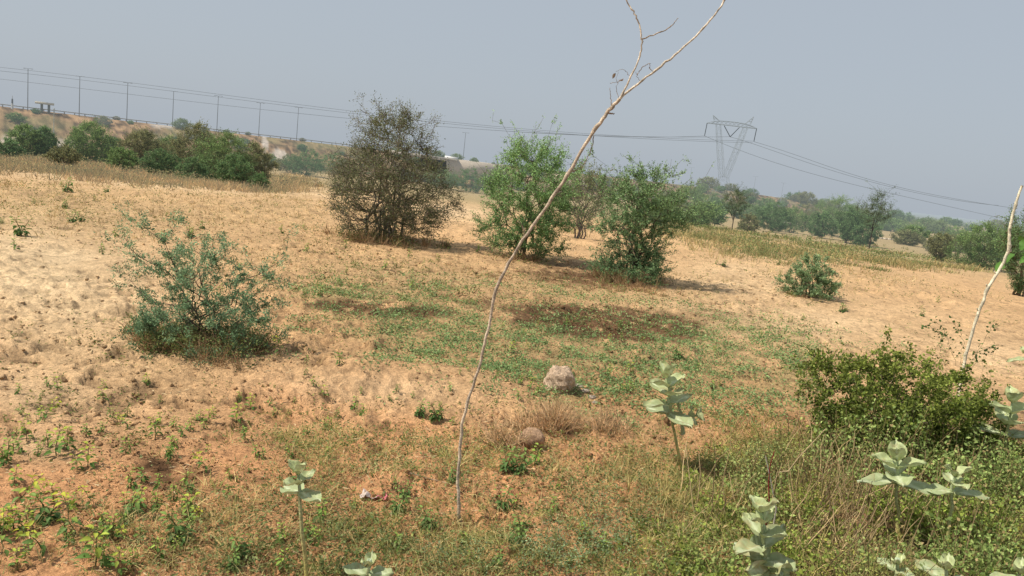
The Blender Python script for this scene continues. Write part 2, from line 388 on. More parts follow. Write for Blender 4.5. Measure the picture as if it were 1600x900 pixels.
def ground_col(P):
    x, y = P[:, 0], P[:, 1]; u, v = proj(P)
    front = (y > .5)
    d = d2(x, y)
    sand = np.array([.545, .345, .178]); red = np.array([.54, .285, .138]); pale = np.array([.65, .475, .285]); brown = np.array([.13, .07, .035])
    green = np.array([.17, .17, .07]); straw = np.array([.44, .31, .16])
    n = fbm(x*.7, y*.7, 51, 4); n2 = fbm(x*5, y*5, 61, 3)
    redw = sstep(520, 760, v+(n-.5)*260)*front+(1-front)*.8
    redw = np.clip(redw+.2*sstep(250, 400, u)*(1-sstep(900, 1100, u))*sstep(380, 480, v), 0, 1)*(1-.75*sstep(1150, 1350, u))
    C = sand*(1-redw[:, None])+red*redw[:, None]
    w = np.clip(blobs(u, v, PALE)*(.5+n), 0, 1)[:, None]; C = C*(1-w)+pale*w
    w = np.clip(blobs(u, v, STRAW)*(.4+n2)*.5, 0, .5)[:, None]; C = C*(1-w)+straw*w
    w = np.clip(blobs(u, v, GREEN)*(n2*1.6-.35), 0, .5)[:, None]; C = C*(1-w)+green*w
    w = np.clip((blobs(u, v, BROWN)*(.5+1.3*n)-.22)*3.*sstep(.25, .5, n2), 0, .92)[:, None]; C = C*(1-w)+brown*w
    w = np.clip(blobs(u, v, LOWDRY)*(n2-.3)*.6, 0, .35)[:, None]; C = C*(1-w)+np.array([.22, .14, .065])*w
    # dark spots of litter and crumbs
    w = sstep(.66, .78, fbm(x*9, y*9, 71, 3))[:, None]*.35; C = C*(1-w)
    C = C*(.82+.36*n[:, None])*(.9+.2*n2[:, None])
    pit = sstep(.60, .68, fbm(x*5.5+9, y*5.5, 151, 3))*sstep(.5, .6, fbm(x*.5+15, y*.5, 161, 2)+.06)*(1-sstep(16, 30, d)); C = C*(1-.35*pit[:, None])  # shade painted into the pits; the next line draws dark cracks
    cr = (1-sstep(0, .022, np.abs(fbm(x*2.3+.2*n2, y*2.3, 171, 4)-.5)))*sstep(.45, .6, n)*(1-sstep(12, 20, d)); C = C*(1-.4*cr[:, None])
    # ground colour is darker in the undergrowth corner
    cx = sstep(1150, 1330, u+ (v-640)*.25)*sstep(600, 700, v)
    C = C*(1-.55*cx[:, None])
    # far field and embankment
    s = (x-P0[0])*ND[0]+(y-P0[1])*ND[1]; t = (x-P0[0])*UD[0]+(y-P0[1])*UD[1]
    nf = fbm(x*.12, y*.12, 81, 4); nf2 = fbm(x*.5, y*.5, 91, 3)
    far = np.array([.36, .27, .13])*(1-nf[:, None])+np.array([.16, .15, .07])*nf[:, None]
    w = (sstep(32, 75, d))[:, None]; 
    fieldc = np.array([.42, .30, .16])*(.7+.6*nf[:, None])
    C = C*(1-w)+(fieldc*.5+far*.5)*w
    e = sstep(-28, -20, s)*(t < 330)
    emb = np.array([.22, .14, .075])*(.3+1.4*sstep(.3, .7, fbm(x*1.3, y*1.3, 96, 4))[:, None])*(1-sstep(.45, .65, nf)[:, None]*.5)+np.array([.10, .10, .045])*sstep(.5, .75, nf)[:, None]
    C = C*(1-e[:, None])+emb*e[:, None]
    palepatch = blobs(u, v, [(100, 228, 26, 9, 1.2), (15, 222, 20, 10, 1.), (180, 232, 16, 10, .8), (255, 197, 26, 3.5, 1.), (436, 245, 14, 12, 1.2), (414, 225, 4, 14, 1.5), (130, 178, 40, 2, .8), (740, 258, 45, 8, 1.3)])
    w = sstep(.35, .6, palepatch*(.3+1.4*fbm(x*.7, y*.7, 97, 4)))[:, None]*e[:, None]*.85
    C = C*(1-w)+np.array([.46, .40, .34])*(.6+.8*fbm(x*1.7, y*1.7, 98, 3))[:, None]*w
    far2 = sstep(300, 700, d)[:, None]; C = C*(1-far2)+np.array([.14, .15, .08])*far2
    return np.clip(C, .01, .9)
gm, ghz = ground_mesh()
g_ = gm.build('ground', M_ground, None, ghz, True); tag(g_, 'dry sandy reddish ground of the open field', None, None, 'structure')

# ------------------------------------------------------------------ scatter helpers
def cand(n, r0, r1, a0=-43, a1=43, g=R):
    a = np.deg2rad(g.uniform(a0, a1, n)); r = np.exp(g.uniform(math.log(r0), math.log(r1), n))
    x = r*np.sin(a); y = r*np.cos(a); z = Hgt(x, y)
    P = np.stack([x, y, z], 1); u, v = proj(P); return P, u, v, r
def pick(n, r0, r1, dens, **k):
    P, u, v, r = cand(n, r0, r1, **k); w = dens(P, u, v, r)
    m = R.random(n) < w; return P[m], u[m], v[m], r[m]
def patch(P, s=1.5, sd=5, lo=.42, hi=.6): return sstep(lo, hi, fbm(P[:, 0]*s, P[:, 1]*s, sd, 4))
def clumpleaves(mb, P, per, spread, hgt, L, Wd, c1, c2, flat=.8, tall=None):
    """leaf clumps on the ground; spread/hgt per clump"""
    n = len(P); idx = np.repeat(np.arange(n), per)
    N = len(idx); a = R.uniform(0, 2*math.pi, N); rr = R.random(N)**.6*np.broadcast_to(spread, (n,))[idx]
    B = P[idx].copy(); B[:, 0] += rr*np.cos(a); B[:, 1] += rr*np.sin(a)
    B[:, 2] = B[:, 2]+R.random(N)**1.2*np.broadcast_to(hgt, (n,))[idx]+.003
    nn = rdir(N, flat*2.); dr = unit(np.stack([np.cos(a), np.sin(a), R.normal(.15, .35, N)], 1)+rdir(N)*.6)
    m = np.clip(R.normal(.5, .3, N)+R.normal(0, .2, n)[idx], 0, 1)[:, None]
    C = (np.array(c1)*(1-m)+np.array(c2)*m)*(R.uniform(.7, 1.25, n)[idx]*R.uniform(.75, 1.25, N))[:, None]
    leaves(mb, B, dr, nn, np.broadcast_to(L, (n,))[idx]*R.uniform(.6, 1.3, N), np.broadcast_to(Wd, (n,))[idx]*R.uniform(.7, 1.2, N), C)
def grass(mb, P, per, spread, L, Wd, c1, c2, lean=.5, curve=.35, seg=3):
    """tufts of bent tapering blades"""
    n = len(P); idx = np.repeat(np.arange(n), per); N = len(idx)
    a = R.uniform(0, 2*math.pi, N); rr = R.random(N)*np.broadcast_to(spread, (n,))[idx]
    B = P[idx].copy(); B[:, 0] += rr*np.cos(a); B[:, 1] += rr*np.sin(a); B[:, 2] -= .008
    ln = np.broadcast_to(L, (n,))[idx]*R.uniform(.5, 1.25, N)
    az = a+R.normal(0, .8, N); le = np.abs(R.normal(0, lean, N))
    out = np.stack([np.cos(az), np.sin(az), 0*az], 1)
    D = unit(out*np.tan(np.clip(le, 0, 1.35))[:, None]+np.array([0, 0, 1.]))
    side = unit(np.cross(D, rdir(N))); w = np.broadcast_to(Wd, (n,))[idx]*R.uniform(.7, 1.3, N)
    cv = curve*R.uniform(0, 1.6, N)
    pts = []
    for k in range(seg+1):
        s = k/seg; c = B+D*(ln*s)[:, None]+(out*.8-np.array([0, 0, .6]))*(cv*ln*s*s)[:, None]
        ww = (w*(1-s)**.7*.5)[:, None]
        if k < seg: pts += [c-side*ww, c+side*ww]
        else: pts += [c]
    V = np.stack(pts, 1).reshape(-1, 3); K = len(pts)
    m = np.clip(R.normal(.5, .3, N)+R.normal(0, .2, n)[idx]+((fbm(P[:, 0]*.6, P[:, 1]*.6, 66, 4)-.5)*2.4)[idx], 0, 1)[:, None]
    C = (np.array(c1)*(1-m)+np.array(c2)*m)*(R.uniform(.75, 1.2, n)[idx]*R.uniform(.75, 1.25, N))[:, None]
    f4 = np.array([[2*k, 2*k+1, 2*k+3, 2*k+2] for k in range(seg-1)]); f3 = np.array([[2*seg-2, 2*seg-1, 2*seg]])
    base = (np.arange(N)*K)[:, None, None]; n0 = mb.n
    mb.add(V, (base+f4[None]).reshape(-1, 4), np.repeat(C, K, 0)); mb.F.append((base+f3[None]).reshape(-1, 3)+n0)
    return None
G1, G2 = (.085, .14, .035), (.17, .23, .06)
DG1, DG2 = (.05, .085, .03), (.10, .14, .045)
S1, S2 = (.46, .34, .17), (.66, .52, .28)
OLV1, OLV2 = (.13, .14, .045), (.26, .23, .08)
BR1, BR2 = (.13, .075, .035), (.26, .15, .07)

# green creeping ground cover of the hollow
mb = MB()
P, u, v, r = pick(26000, 4, 14, lambda P, u, v, r: np.clip(blobs(u, v, GREEN)*(.18+1.5*patch(P, 2.2, 5, .40, .56))*(v > 430), 0, 1)*.95)
clumpleaves(mb, P, 12, .04+.007*r, .03+.002*r, .020+.001*r, .012+.0006*r, (.12, .21, .07), (.31, .43, .17))
P, u, v, r = pick(9000, 10, 18, lambda P, u, v, r: np.clip(blobs(u, v, GREEN+[(560,440,140,30,.5)])*patch(P, 1.1, 8), 0, 1)*.5)
clumpleaves(mb, P, 7, .07, .05, .04, .022, (.12, .18, .05), (.25, .30, .09))
tag(mb.build('ground_cover', M_leaf), 'low green creeping plants spread over the shallow hollow', 'ground cover', None, 'stuff')
# thin low weeds everywhere
mb = MB()
P, u, v, r = pick(30000, 2.2, 30, lambda P, u, v, r: (.02+.20*patch(P, .9, 15, .5, .7)+.30*blobs(u, v, LOWDRY+[(60,325,190,44,1.2),(330,335,220,32,.7),(1300,440,160,25,.3),(600,410,230,40,.6),(1250,430,200,40,.25),(300,640,200,60,.35),(450,440,160,40,.4),(1000,455,150,30,.6)]))*(1-.8*np.clip(blobs(u, v, PALE), 0, 1)))
clumpleaves(mb, P, 8, .02+.007*r, .04+.004*r, .018+.0013*r, .009+.0006*r, (.10, .145, .04), (.27, .28, .08), .5)
P, u, v, r = pick(9000, 2.2, 5.5, lambda P, u, v, r: blobs(u, v, LOWDRY)*.6)
clumpleaves(mb, P, 12, .07, .08, .022, .010, (.11, .16, .05), (.28, .31, .12), .5)
tag(mb.build('small_weeds', M_leaf), 'small scattered green weeds on the sandy soil', 'weeds', None, 'stuff')
# dry brown litter in the dark patches
mb = MB()
P, u, v, r = pick(26000, 2.5, 18, lambda P, u, v, r: np.clip(blobs(u, v, BROWN)*patch(P, 1.3, 25, .28, .5), 0, 1))
clumpleaves(mb, P, 7, .03+.005*r, .02+.002*r, .016+.0008*r, .010+.0004*r, (.07, .04, .02), (.17, .09, .04))
tag(mb.build('brown_litter', M_straw), 'dark brown withered litter lying in patches on the soil', 'litter', None, 'stuff')
# dry grass
mb = MB()
P, u, v, r = pick(16000, 2.2, 45, lambda P, u, v, r: np.clip((.02+blobs(u, v, STRAW)*.8)*(.2+patch(P, .8, 35)), 0, 1))
grass(mb, P, 7, .02+.006*r, .05+.006*r, .0022+.0005*r, S1, S2, .7)
P, u, v, r = pick(11000, 2.0, 6, lambda P, u, v, r: np.clip(blobs(u, v, LOWDRY)*(.25+patch(P, 1.8, 36)), 0, 1)*.6)
grass(mb, P, 10, .06, .13, .0035, S1, (.68, .56, .25), .8, .5)
tag(mb.build('dry_grass', M_straw), 'thin straw coloured dry grass on the field', 'grass', None, 'stuff')
mb = MB()
P, u, v, r = pick(14000, 2.0, 6.5, lambda P, u, v, r: np.clip(blobs(u, v, LOWDRY+[(650,700,130,30,.6),(430,690,80,30,.5)])*(.2+patch(P, 1.6, 46)), 0, 1)*.5)
grass(mb, P, 10, .05, .11, .0035, (.16, .21, .06), (.40, .41, .13), .8, .5)
tag(mb.build('green_grass', M_leaf), 'short green grass among the dry stalks in the foreground', 'grass', None, 'stuff')
# tall grass bands
mb = MB(); mb2 = MB()
TALL_R = [(1230,358,110,9,.9),(1340,372,80,8,.7),(1110,352,60,8,.8),(1180,378,120,22,1.1),(1300,398,130,16,1.),(1120,355,60,10,.9),(1430,410,90,12,.8),(1400,385,70,10,.5),(1240,410,120,8,.5),(1520,415,70,10,.8),(1050,372,30,10,.5),(900,365,50,10,.4)]
TALL_L = [(60,260,130,13,1.2),(230,277,150,13,1.2),(380,292,50,8,1.),(450,285,50,14,.6),(30,240,120,8,1.),(520,345,40,20,.5)]
P, u, v, r = pick(15000, 15, 80, lambda P, u, v, r: np.clip(blobs(u, v, TALL_R)*1.2-.25, 0, 1)*(.15+.85*patch(P, .35, 222, .40, .55)))
grass(mb, P, 12, .01*r, .02+.62*fbm(P[:, 0]*.5, P[:, 1]*.5, 7, 4), .0008*r, (.17, .19, .06), (.56, .43, .20), .5, .3)
P, u, v, r = pick(22000, 25, 140, lambda P, u, v, r: np.clip(blobs(u, v, TALL_L)*1.2-.2, 0, 1))
grass(mb2, P, 12, .01*r, .0+.8*fbm(P[:, 0]*.25, P[:, 1]*.25, 7, 4), .0009*r, (.26, .22, .08), (.62, .42, .19), .5, .3)
P, u, v, r = pick(3200, 15, 80, lambda P, u, v, r: np.clip(blobs(u, v, TALL_R)*1.2-.3, 0, 1)*patch(P, .25, 201, .45, .6))
clumpleaves(mb, P, 34, .012*r, .16+.5*fbm(P[:, 0]*.3, P[:, 1]*.3, 8, 3), .0022*r, .0012*r, (.10, .15, .05), (.25, .30, .10), .1)
P, u, v, r = pick(3600, 25, 140, lambda P, u, v, r: np.clip(blobs(u, v, TALL_L)*1.2-.3, 0, 1)*patch(P, .15, 202, .45, .6))
clumpleaves(mb2, P, 34, .012*r, .16+.6*fbm(P[:, 0]*.3, P[:, 1]*.3, 8, 3), .0022*r, .0012*r, (.13, .15, .05), (.36, .30, .11), .1)
tag(mb.build('tall_grass', M_straw, None, .03), 'olive green tall grass bank below the trees at right', 'grass', None, 'stuff')
tag(mb2.build('tall_grass', M_straw, None, .1), 'tawny tall grass bank in front of the far bushes at left', 'grass', None, 'stuff')
# soil clods and pebbles
mb = MB()
P, u, v, r = pick(60000, 2.2, 20, lambda P, u, v, r: (.15+.85*patch(P, .8, 55, .42, .58))*(u < 1300)*.6)
n = len(P); oc = np.array([[1, 0, 0], [0, 1, 0], [-1, 0, 0], [0, -1, 0], [0, 0, 1], [0, 0, -1], ], float)
sz = np.minimum(R.exponential(.0065, n)*(.6+.13*r), .035)+.002
V = P[:, None, :]+oc[None]*sz[:, None, None]*R.uniform(.5, 1.3, (n, 6, 1))*np.array([1, 1, .7])+R.normal(size=(n, 6, 3))*.15*sz[:, None, None]
f = np.array([[0, 1, 4], [1, 2, 4], [2, 3, 4], [3, 0, 4], [1, 0, 5], [2, 1, 5], [3, 2, 5], [0, 3, 5]])
C = ground_col(P)*R.uniform(.7, 1.15, (n, 1))
mb.add(V.reshape(-1, 3), ((np.arange(n)*6)[:, None, None]+f[None]).reshape(-1, 3), np.repeat(C, 6, 0))
tag(mb.build('soil_clods', M_ground), 'crumbled reddish soil clods scattered over the ground', 'soil', None, 'stuff')

mb = MB()
P, u, v, r = pick(90000, 2.2, 22, lambda P, u, v, r: (.12+.5*patch(P, 1.2, 95, .42, .62)+.5*np.clip(blobs(u, v, STRAW+LOWDRY), 0, 1))*(1-.55*np.clip(blobs(u, v, PALE), 0, 1))*.8)
n = len(P); P[:, 2] += .004+R.random(n)*.006; L_ = R.exponential(.018, n)*(.7+.09*r)+.008
k_ = R.random((n, 1)); C = np.where(k_ < .45, np.array([[.62, .48, .28]]), np.where(k_ < .8, np.array([[.16, .10, .055]]), np.array([[.34, .30, .12]])))*R.uniform(.6, 1.2, (n, 1))
leaves(mb, P, rdir(n)*np.array([1, 1, .12]), rdir(n, 3.), L_, np.minimum(L_*.28, .0025+.0011*r), C)
tag(mb.build('plant_litter', M_straw), 'bits of straw and dead leaf strewn over the bare soil', 'litter', None, 'stuff')

# ------------------------------------------------------------------ middle ground trees
def px_h(base, py_top):  # height of a thing at a base point whose top reaches that pixel row
    d = np.hypot(base[0], base[1]); u, v = proj(base[None]); dep = (base-EYE)@_F
    return (v[0]-py_top)*dep/FPX
def px_w(base, w): return w*((base-EYE)@_F)/FPX
b = ground(603, 376); H = px_h(b, 182); Rd = px_w(b, 96)
shrub('thorn_tree', 'large brownish thorny tree with bare tangled twigs, left of the two green shrubs', 'tree', b, seed=11, H=H, Rad=Rd,
      prof=[(0, .45), (.12, .8), (.3, 1), (.55, .92), (.75, .66), (.9, .42), (1, .2)], ns=14, n2=120, n3=1100, n4=3600, leafn=14, leafL=.042, leafW=.018,
      lcol=(.05, .066, .034), lcol2=(.125, .13, .065), bcol=(.17, .145, .11), shoot=.10, bare=.18, tr=.034, twr=.0062, lump=.4, up=.6, zmin=.05, spreadbase=.22)
b = ground(812, 402); H = px_h(b, 232); Rd = px_w(b, 70)
shrub('acacia_shrub', 'bright green upright shrub standing behind the leaning bare stem', 'shrub', b, seed=12, H=H, Rad=Rd,
      prof=[(0, .6), (.12, .85), (.35, .9), (.6, 1.), (.8, .85), (.93, .6), (1, .4)], ns=9, n2=80, n3=700, n4=1500, leafn=34, leafL=.042, leafW=.018,
      lcol=(.075, .14, .055), lcol2=(.20, .30, .13), bcol=(.12, .10, .07), shoot=.17, zmin=.03, bare=.1, tr=.026, twr=.005, lump=.5, up=.7, leafr=.022)
b = ground(985, 438); H = px_h(b, 274); Rd = px_w(b, 74)
shrub('acacia_shrub', 'dark green shrub with dense top and bare legs, right of the bright green one', 'shrub', b, seed=13, H=H, Rad=Rd*.88,
      prof=[(0, .95), (.13, 1.0), (.26, .7), (.42, .75), (.6, 1.), (.78, .9), (.9, .5), (1, .2)], ns=7, n2=70, n3=700, n4=1400, leafn=32, leafL=.042, leafW=.018,
      lcol=(.06, .105, .05), lcol2=(.175, .25, .125), bcol=(.10, .08, .06), shoot=.16, zmin=.02, bare=.1, tr=.026, twr=.005, lump=.55, up=.4, leafr=.022)
b2 = ground(905, 372); b2 = on(b2[0], b2[1]); H = px_h(b2, 262)
shrub('thorn_bush', 'wide olive brown bush partly hidden behind the dark green shrub', 'shrub', b2, seed=14, H=H, Rad=px_w(b2, 48), prof=UPR, n3=420, n4=500, leafn=14, leafL=.06, leafW=.025,
      lcol=(.065, .09, .035), lcol2=(.14, .155, .06), bcol=(.13, .09, .06), shoot=.08, tr=.03, twr=.008, hzv=.04)

# low skirts of weeds and dry grass round the tree feet
mbs = MB(); mbg = MB()
for (px, py, w, hh, n, dry) in [(600,378,100,.3,260,.35),(812,405,55,.22,120,.5),(985,440,65,.3,240,.7),(318,548,125,.24,560,.2),(1262,465,40,.1,50,.5),(1290,375,130,.4,60,.3),(1190,365,90,.35,40,.3),(480,290,60,.4,40,.5),(380,290,60,.4,60,.3),(850,435,130,.09,150,1.),(1000,455,80,.1,90,1.)]:
    b = ground(px, py); rd = px_w(b, w); a = R.uniform(0, 6.28, n); q = rd*R.random(n)**.5*(1+.35*np.sin(2*a+px)+.2*np.sin(5*a))
    x = b[0]+q*np.cos(a); y = b[1]+.6*q*np.sin(a); P = np.stack([x, y, Hgt(x, y)], 1)
    d = np.hypot(b[0], b[1])
    P = P[R.random(n) < .15+sstep(.38, .58, fbm(P[:, 0]*2.2+px, P[:, 1]*2.2, 210, 3))]; n = len(P); m = R.random(n) < dry
    grass(mbg, P[m], 16, .07, hh*1.1, .0025+.0005*d, (.28, .17, .09), (.52, .36, .20), .7)
    clumpleaves(mbs, P[~m], 18, .10, hh*.8, .018+.0013*d, .009+.0007*d, (.09, .14, .045), (.26, .30, .10), .2)
tag(mbs.build('weed_skirt', M_leaf), 'leafy weeds growing round the feet of the shrubs', 'weeds', None, 'stuff')
tag(mbg.build('dry_skirt', M_straw), 'reddish dry stalks round the feet of the shrubs', 'dry grass', None, 'stuff')

# near left shrub: feathery blue green
b = ground(322, 545); D = (b-EYE)@_F
def loc_(px, py, dy=0.):
    p = at_depth(px, py, b[1]+dy); return p-b
st = [loc_(225, 355, -.15), loc_(252, 372, -.1), loc_(200, 385, -.2), loc_(205, 440, .1), loc_(435, 410, .1), loc_(210, 400, .3), loc_(330, 410, .2), loc_(372, 455, -.2), loc_(410, 440, .1), loc_(425, 470, .3), loc_(300, 430, -.4), loc_(235, 470, .2), loc_(285, 400, .5), loc_(400, 500, -.3), loc_(240, 510, -.3), loc_(290, 350, .1)]
H = 1.12
shrub('acacia_shrub', 'feathery blue green shrub sprawling on the bare ground in the left foreground', 'shrub', b, seed=21, H=H, Rad=.50, tint=(1.8, 1.85, 1.7),
      prof=[(0, 1.35), (.15, 1.35), (.3, 1.05), (.45, .8), (.7, .55), (.85, .4), (1, .2)], stems=st, n2=46, n3=360, n4=520, leafn=42, leafL=.026, leafW=.010,
      lcol=(.07, .12, .065), lcol2=(.19, .27, .16), bcol=(.12, .085, .065), shoot=.12, tr=.009, twr=.0022, lump=.4, up=.3, leafr=.035, zmin=.01, spreadbase=.05, bare=.12)
# mid right low shrub
b = ground(1262, 463)
shrub('acacia_shrub', 'low pale blue green shrub alone on bare sand at right', 'shrub', b, seed=22, H=px_h(b, 402), Rad=px_w(b, 46),
      prof=LOW, ns=8, n2=30, n3=200, n4=250, leafn=36, leafL=.045, leafW=.018, lcol=(.08, .12, .06), lcol2=(.19, .25, .14), bcol=(.10, .08, .06), shoot=.14, tr=.014, twr=.005, lump=.7, zmin=.04)

# ------------------------------------------------------------------ far shrubs, each with its own crown
far_list = [ # px, base py, top py, half width, profile, colour key, label
 (38, 248, 194, 24, 'R', 0, 'green bush at the left end of the far bush row'),
 (70, 250, 198, 18, 'R', 1, 'dark bush just right of the leftmost far bush'),
 (140, 256, 190, 36, 'R', 0, 'rounded green bush below the ridge, in front of a pale stone patch'),
 (176, 258, 212, 18, 'R', 1, 'small dark bush touching the right side of the rounded green bush'),
 (222, 266, 200, 32, 'R', 2, 'brownish green bush on the far grass bank'),
 (262, 268, 212, 24, 'R', 0, 'mid green bush left of the big bush cluster'),
 (308, 276, 192, 40, 'R', 2, 'tall brown topped bush in the big cluster at left'),
 (345, 286, 204, 42, 'R', 0, 'broad green bush at the front of the big cluster'),
 (392, 288, 222, 30, 'R', 2, 'olive bush at the right end of the big cluster'),
 (300, 284, 246, 26, 'L', 1, 'low dark bush at the foot of the big cluster'),
 (405, 297, 268, 18, 'L', 1, 'small dark bush on the edge of the path right of the cluster'),
 (478, 275, 232, 32, 'R', 1, 'dark rounded bush between the cluster and the thorny tree'),
 (518, 272, 234, 20, 'R', 0, 'grey green bush just left of the thorny tree'),
 (424, 262, 240, 14, 'R', 0, 'little bush beside the pale stone chute'),
 (735, 300, 262, 36, 'R', 1, 'low dark green bush below the concrete underpass wall'),
 (690, 294, 262, 30, 'R', 0, 'grey green bush under the underpass opening'),
 (772, 296, 262, 28, 'R', 0, 'far bush peeping left of the bright green shrub'),
 (1072, 342, 283, 30, 'R', 0, 'bushy green tree right of the dark green shrub'),
 (1040, 338, 296, 22, 'R', 2, 'brownish bush tucked behind the dark green shrub'),
 (1112, 342, 300, 22, 'R', 1, 'dark green bush below the pylon'),
 (1205, 362, 314, 30, 'R', 1, 'round dark bush on the tall grass bank'),
 (1180, 345, 318, 22, 'R', 0, 'small far bush right of the little dark tree'),
 (1258, 360, 316, 30, 'R', 2, 'brown bush in the middle of the right hand bush row'),
 (1302, 368, 304, 36, 'R', 0, 'tallest leafy green bush of the right hand row'),
 (1322, 380, 322, 20, 'U', 1, 'narrow blue green bush in front of the right hand row'),
 (1402, 362, 338, 28, 'R', 3, 'hazy bush behind the low wall'),
 (1450, 364, 338, 24, 'R', 3, 'hazy bush right of the low wall'),
 (1375, 358, 334, 20, 'R', 3, 'hazy bush behind the small thin tree'),
 (1465, 408, 362, 20, 'U', 2, 'thin weedy bush left of the wide bush near the right edge'),
 (1532, 420, 346, 46, 'R', 0, 'wide green bush behind the pale leaning stick'),
 (1090, 354, 318, 24, 'R', 0, 'green bush joining the belt behind the tall grass, left of the little dark tree'),
 (1168, 362, 332, 18, 'L', 2, 'low olive bush at the foot of the little dark tree'),
 (1234, 364, 322, 26, 'R', 0, 'green bush between the round dark bush and the brown bush'),
 (1282, 372, 328, 24, 'R', 1, 'dark green bush in front of the brown bush'),
 (1345, 384, 334, 24, 'R', 1, 'dark bush under the thin tree with the pointed top'),
 (1425, 372, 344, 24, 'R', 0, 'green bush over the low pale wall'),
 (1488, 392, 352, 26, 'R', 0, 'green bush between the thin weedy bush and the wide one'),
 (1030, 352, 306, 28, 'R', 0, 'green bush filling the gap right of the dark green shrub'),
 (100, 262, 226, 22, 'R', 2, 'low brown bush between the two leftmost bush groups'),
 (190, 268, 230, 24, 'R', 0, 'low green bush at the foot of the far bush row'),
 (250, 276, 232, 26, 'R', 1, 'dark low bush left of the big cluster foot'),
 (12, 250, 216, 20, 'R', 1, 'dark bush cut by the left edge'),
 (365, 292, 240, 28, 'R', 1, 'dark green bush low in the middle of the big cluster'),
 (452, 270, 240, 20, 'R', 2, 'olive bush right of the stone chute'),
 (1592, 462, 318, 42, 'U', 1, 'tall blue green bush cut by the right edge'),
 (1580, 405, 352, 30, 'R', 0, 'green bush behind the one cut by the right edge'),
]
CK = [((.06, .10, .04), (.15, .21, .075)), ((.045, .085, .04), (.11, .17, .07)), ((.085, .09, .045), (.165, .165, .08)), ((.08, .11, .05), (.15, .19, .08))]
PR = {'R': ROUND, 'L': LOW, 'U': UPR}
for i, (px, py, ty, hw, pr, ck, lab) in enumerate(far_list):
    b = ground(px, py); d = np.hypot(b[0], b[1]); H = max(px_h(b, ty), .6)*1.04; Rd = px_w(b, hw)*1.12; pxs = d/FPX
    nl = int(np.clip(hw*(py-ty)*.36, 160, 760))
    c1, c2 = CK[ck]
    shrub('bush', lab, 'bush', b, group='bushes across the field', seed=100+i, H=H*.93, Rad=Rd, prof=PR[pr], ns=6, n2=26, n3=nl, leafn=28, leafL=min(1.9*pxs, .16), leafW=min(.9*pxs, .08), lcol=c1, lcol2=c2,
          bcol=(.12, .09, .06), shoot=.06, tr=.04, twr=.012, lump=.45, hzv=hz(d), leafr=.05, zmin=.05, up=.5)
# little trees with clear trunks
for i, (px, py, ty, hw, lab) in enumerate([(1143, 362, 292, 22, 'small dark tree with a bare slender trunk under the pylon'), (1357, 392, 296, 26, 'dark thin tree with a pointed top at the right end of the bush row')]):
    b = ground(px, py); d = np.hypot(b[0], b[1])
    shrub('small_tree', lab, 'tree', b, seed=200+i, H=px_h(b, ty)*.95, Rad=px_w(b, hw), prof=TREE, ns=5, n2=26, n3=300, leafn=24, leafL=.08, leafW=.035, lcol=(.04, .065, .03), lcol2=(.09, .12, .05),
          bcol=(.07, .055, .045), shoot=.13, tr=.05, twr=.012, lump=.6, hzv=hz(d)*.7, trunk=.4, zmin=.42)

# bushes on the embankment and far tree line: few prototypes, shared meshes
protos = []
for i in range(4):
    c1, c2 = CK[[1, 3, 2, 0][i]]
    w, f = shrub_data(seed=300+i, H=1., Rad=.75, prof=ROUND, ns=5, n2=16, n3=260, leafn=26, leafL=.06, leafW=.035, lcol=c1, lcol2=c2, shoot=.05, tr=.02, twr=.006, leafr=.08, zmin=.02)
    protos.append((w, f))
def proto_obj(i, hv, name, loc, label, cat, group, sc, rz):
    t = empty(name, loc, label, cat, group, rz); t.scale = sc
    protos[i][0].build('stems', M_bark, t, hv); protos[i][1].build('crown', M_leaf, t, hv); return t
cache = {}
def far_bush(i, hv, name, loc, label, cat, group, sc, rz):
    k = (i, round(hv, 1), name)
    if k not in cache: cache[k] = proto_obj(i, max(hv, 0), name, loc, label, cat, group, sc, rz); return cache[k]
    return copy_tree(cache[k], loc, rz, sc, label, group)
g3 = np.random.default_rng(33)
for k in range(120):
    t = g3.uniform(-25, 260); s = -g3.uniform(1, 27)
    x = P0[0]+UD[0]*t+ND[0]*s; y = P0[1]+UD[1]*t+ND[1]*s; d = math.hypot(x, y)
    h = g3.uniform(.5, 2.3)*(.6+d/400)
    far_bush(k % 4, hz(d), 'hillside_bush', (x, y, float(Hgt(x, y))-.1), 'small dark bush growing on the slope of the far embankment', 'bush', 'bushes on the far embankment slope', (h*1.2, h*1.2, h), g3.uniform(0, 6))
for k in range(9):
    t = g3.uniform(-20, 160)
    x = P0[0]+UD[0]*t+ND[0]*2; y = P0[1]+UD[1]*t+ND[1]*2; d = math.hypot(x, y); h = g3.uniform(.5, 1.)
    far_bush(k % 4, hz(d), 'ridge_bush', (x, y, float(Hgt(x, y))-.1), 'tiny bush on the crest of the far embankment', 'bush', 'tiny bushes on the embankment crest', (h*1.3, h*1.3, h), g3.uniform(0, 6))
for k in range(60):
    px = 1040+ (k/60)*620+g3.uniform(-10, 10); Y = g3.uniform(110, 420)
    rr = ray(px, 320); x = rr[0]/rr[1]*Y; y = Y; d = math.hypot(x, y)
    h = g3.uniform(2.0, 3.8)*(.8+d/500)
    far_bush(k % 4, hz(d)*.8, 'distant_tree', (x, y, float(Hgt(x, y))-.2), 'hazy distant tree in the tree line on the right horizon', 'tree', 'hazy trees along the right horizon', (h*1.3, h*1.3, h), g3.uniform(0, 6))

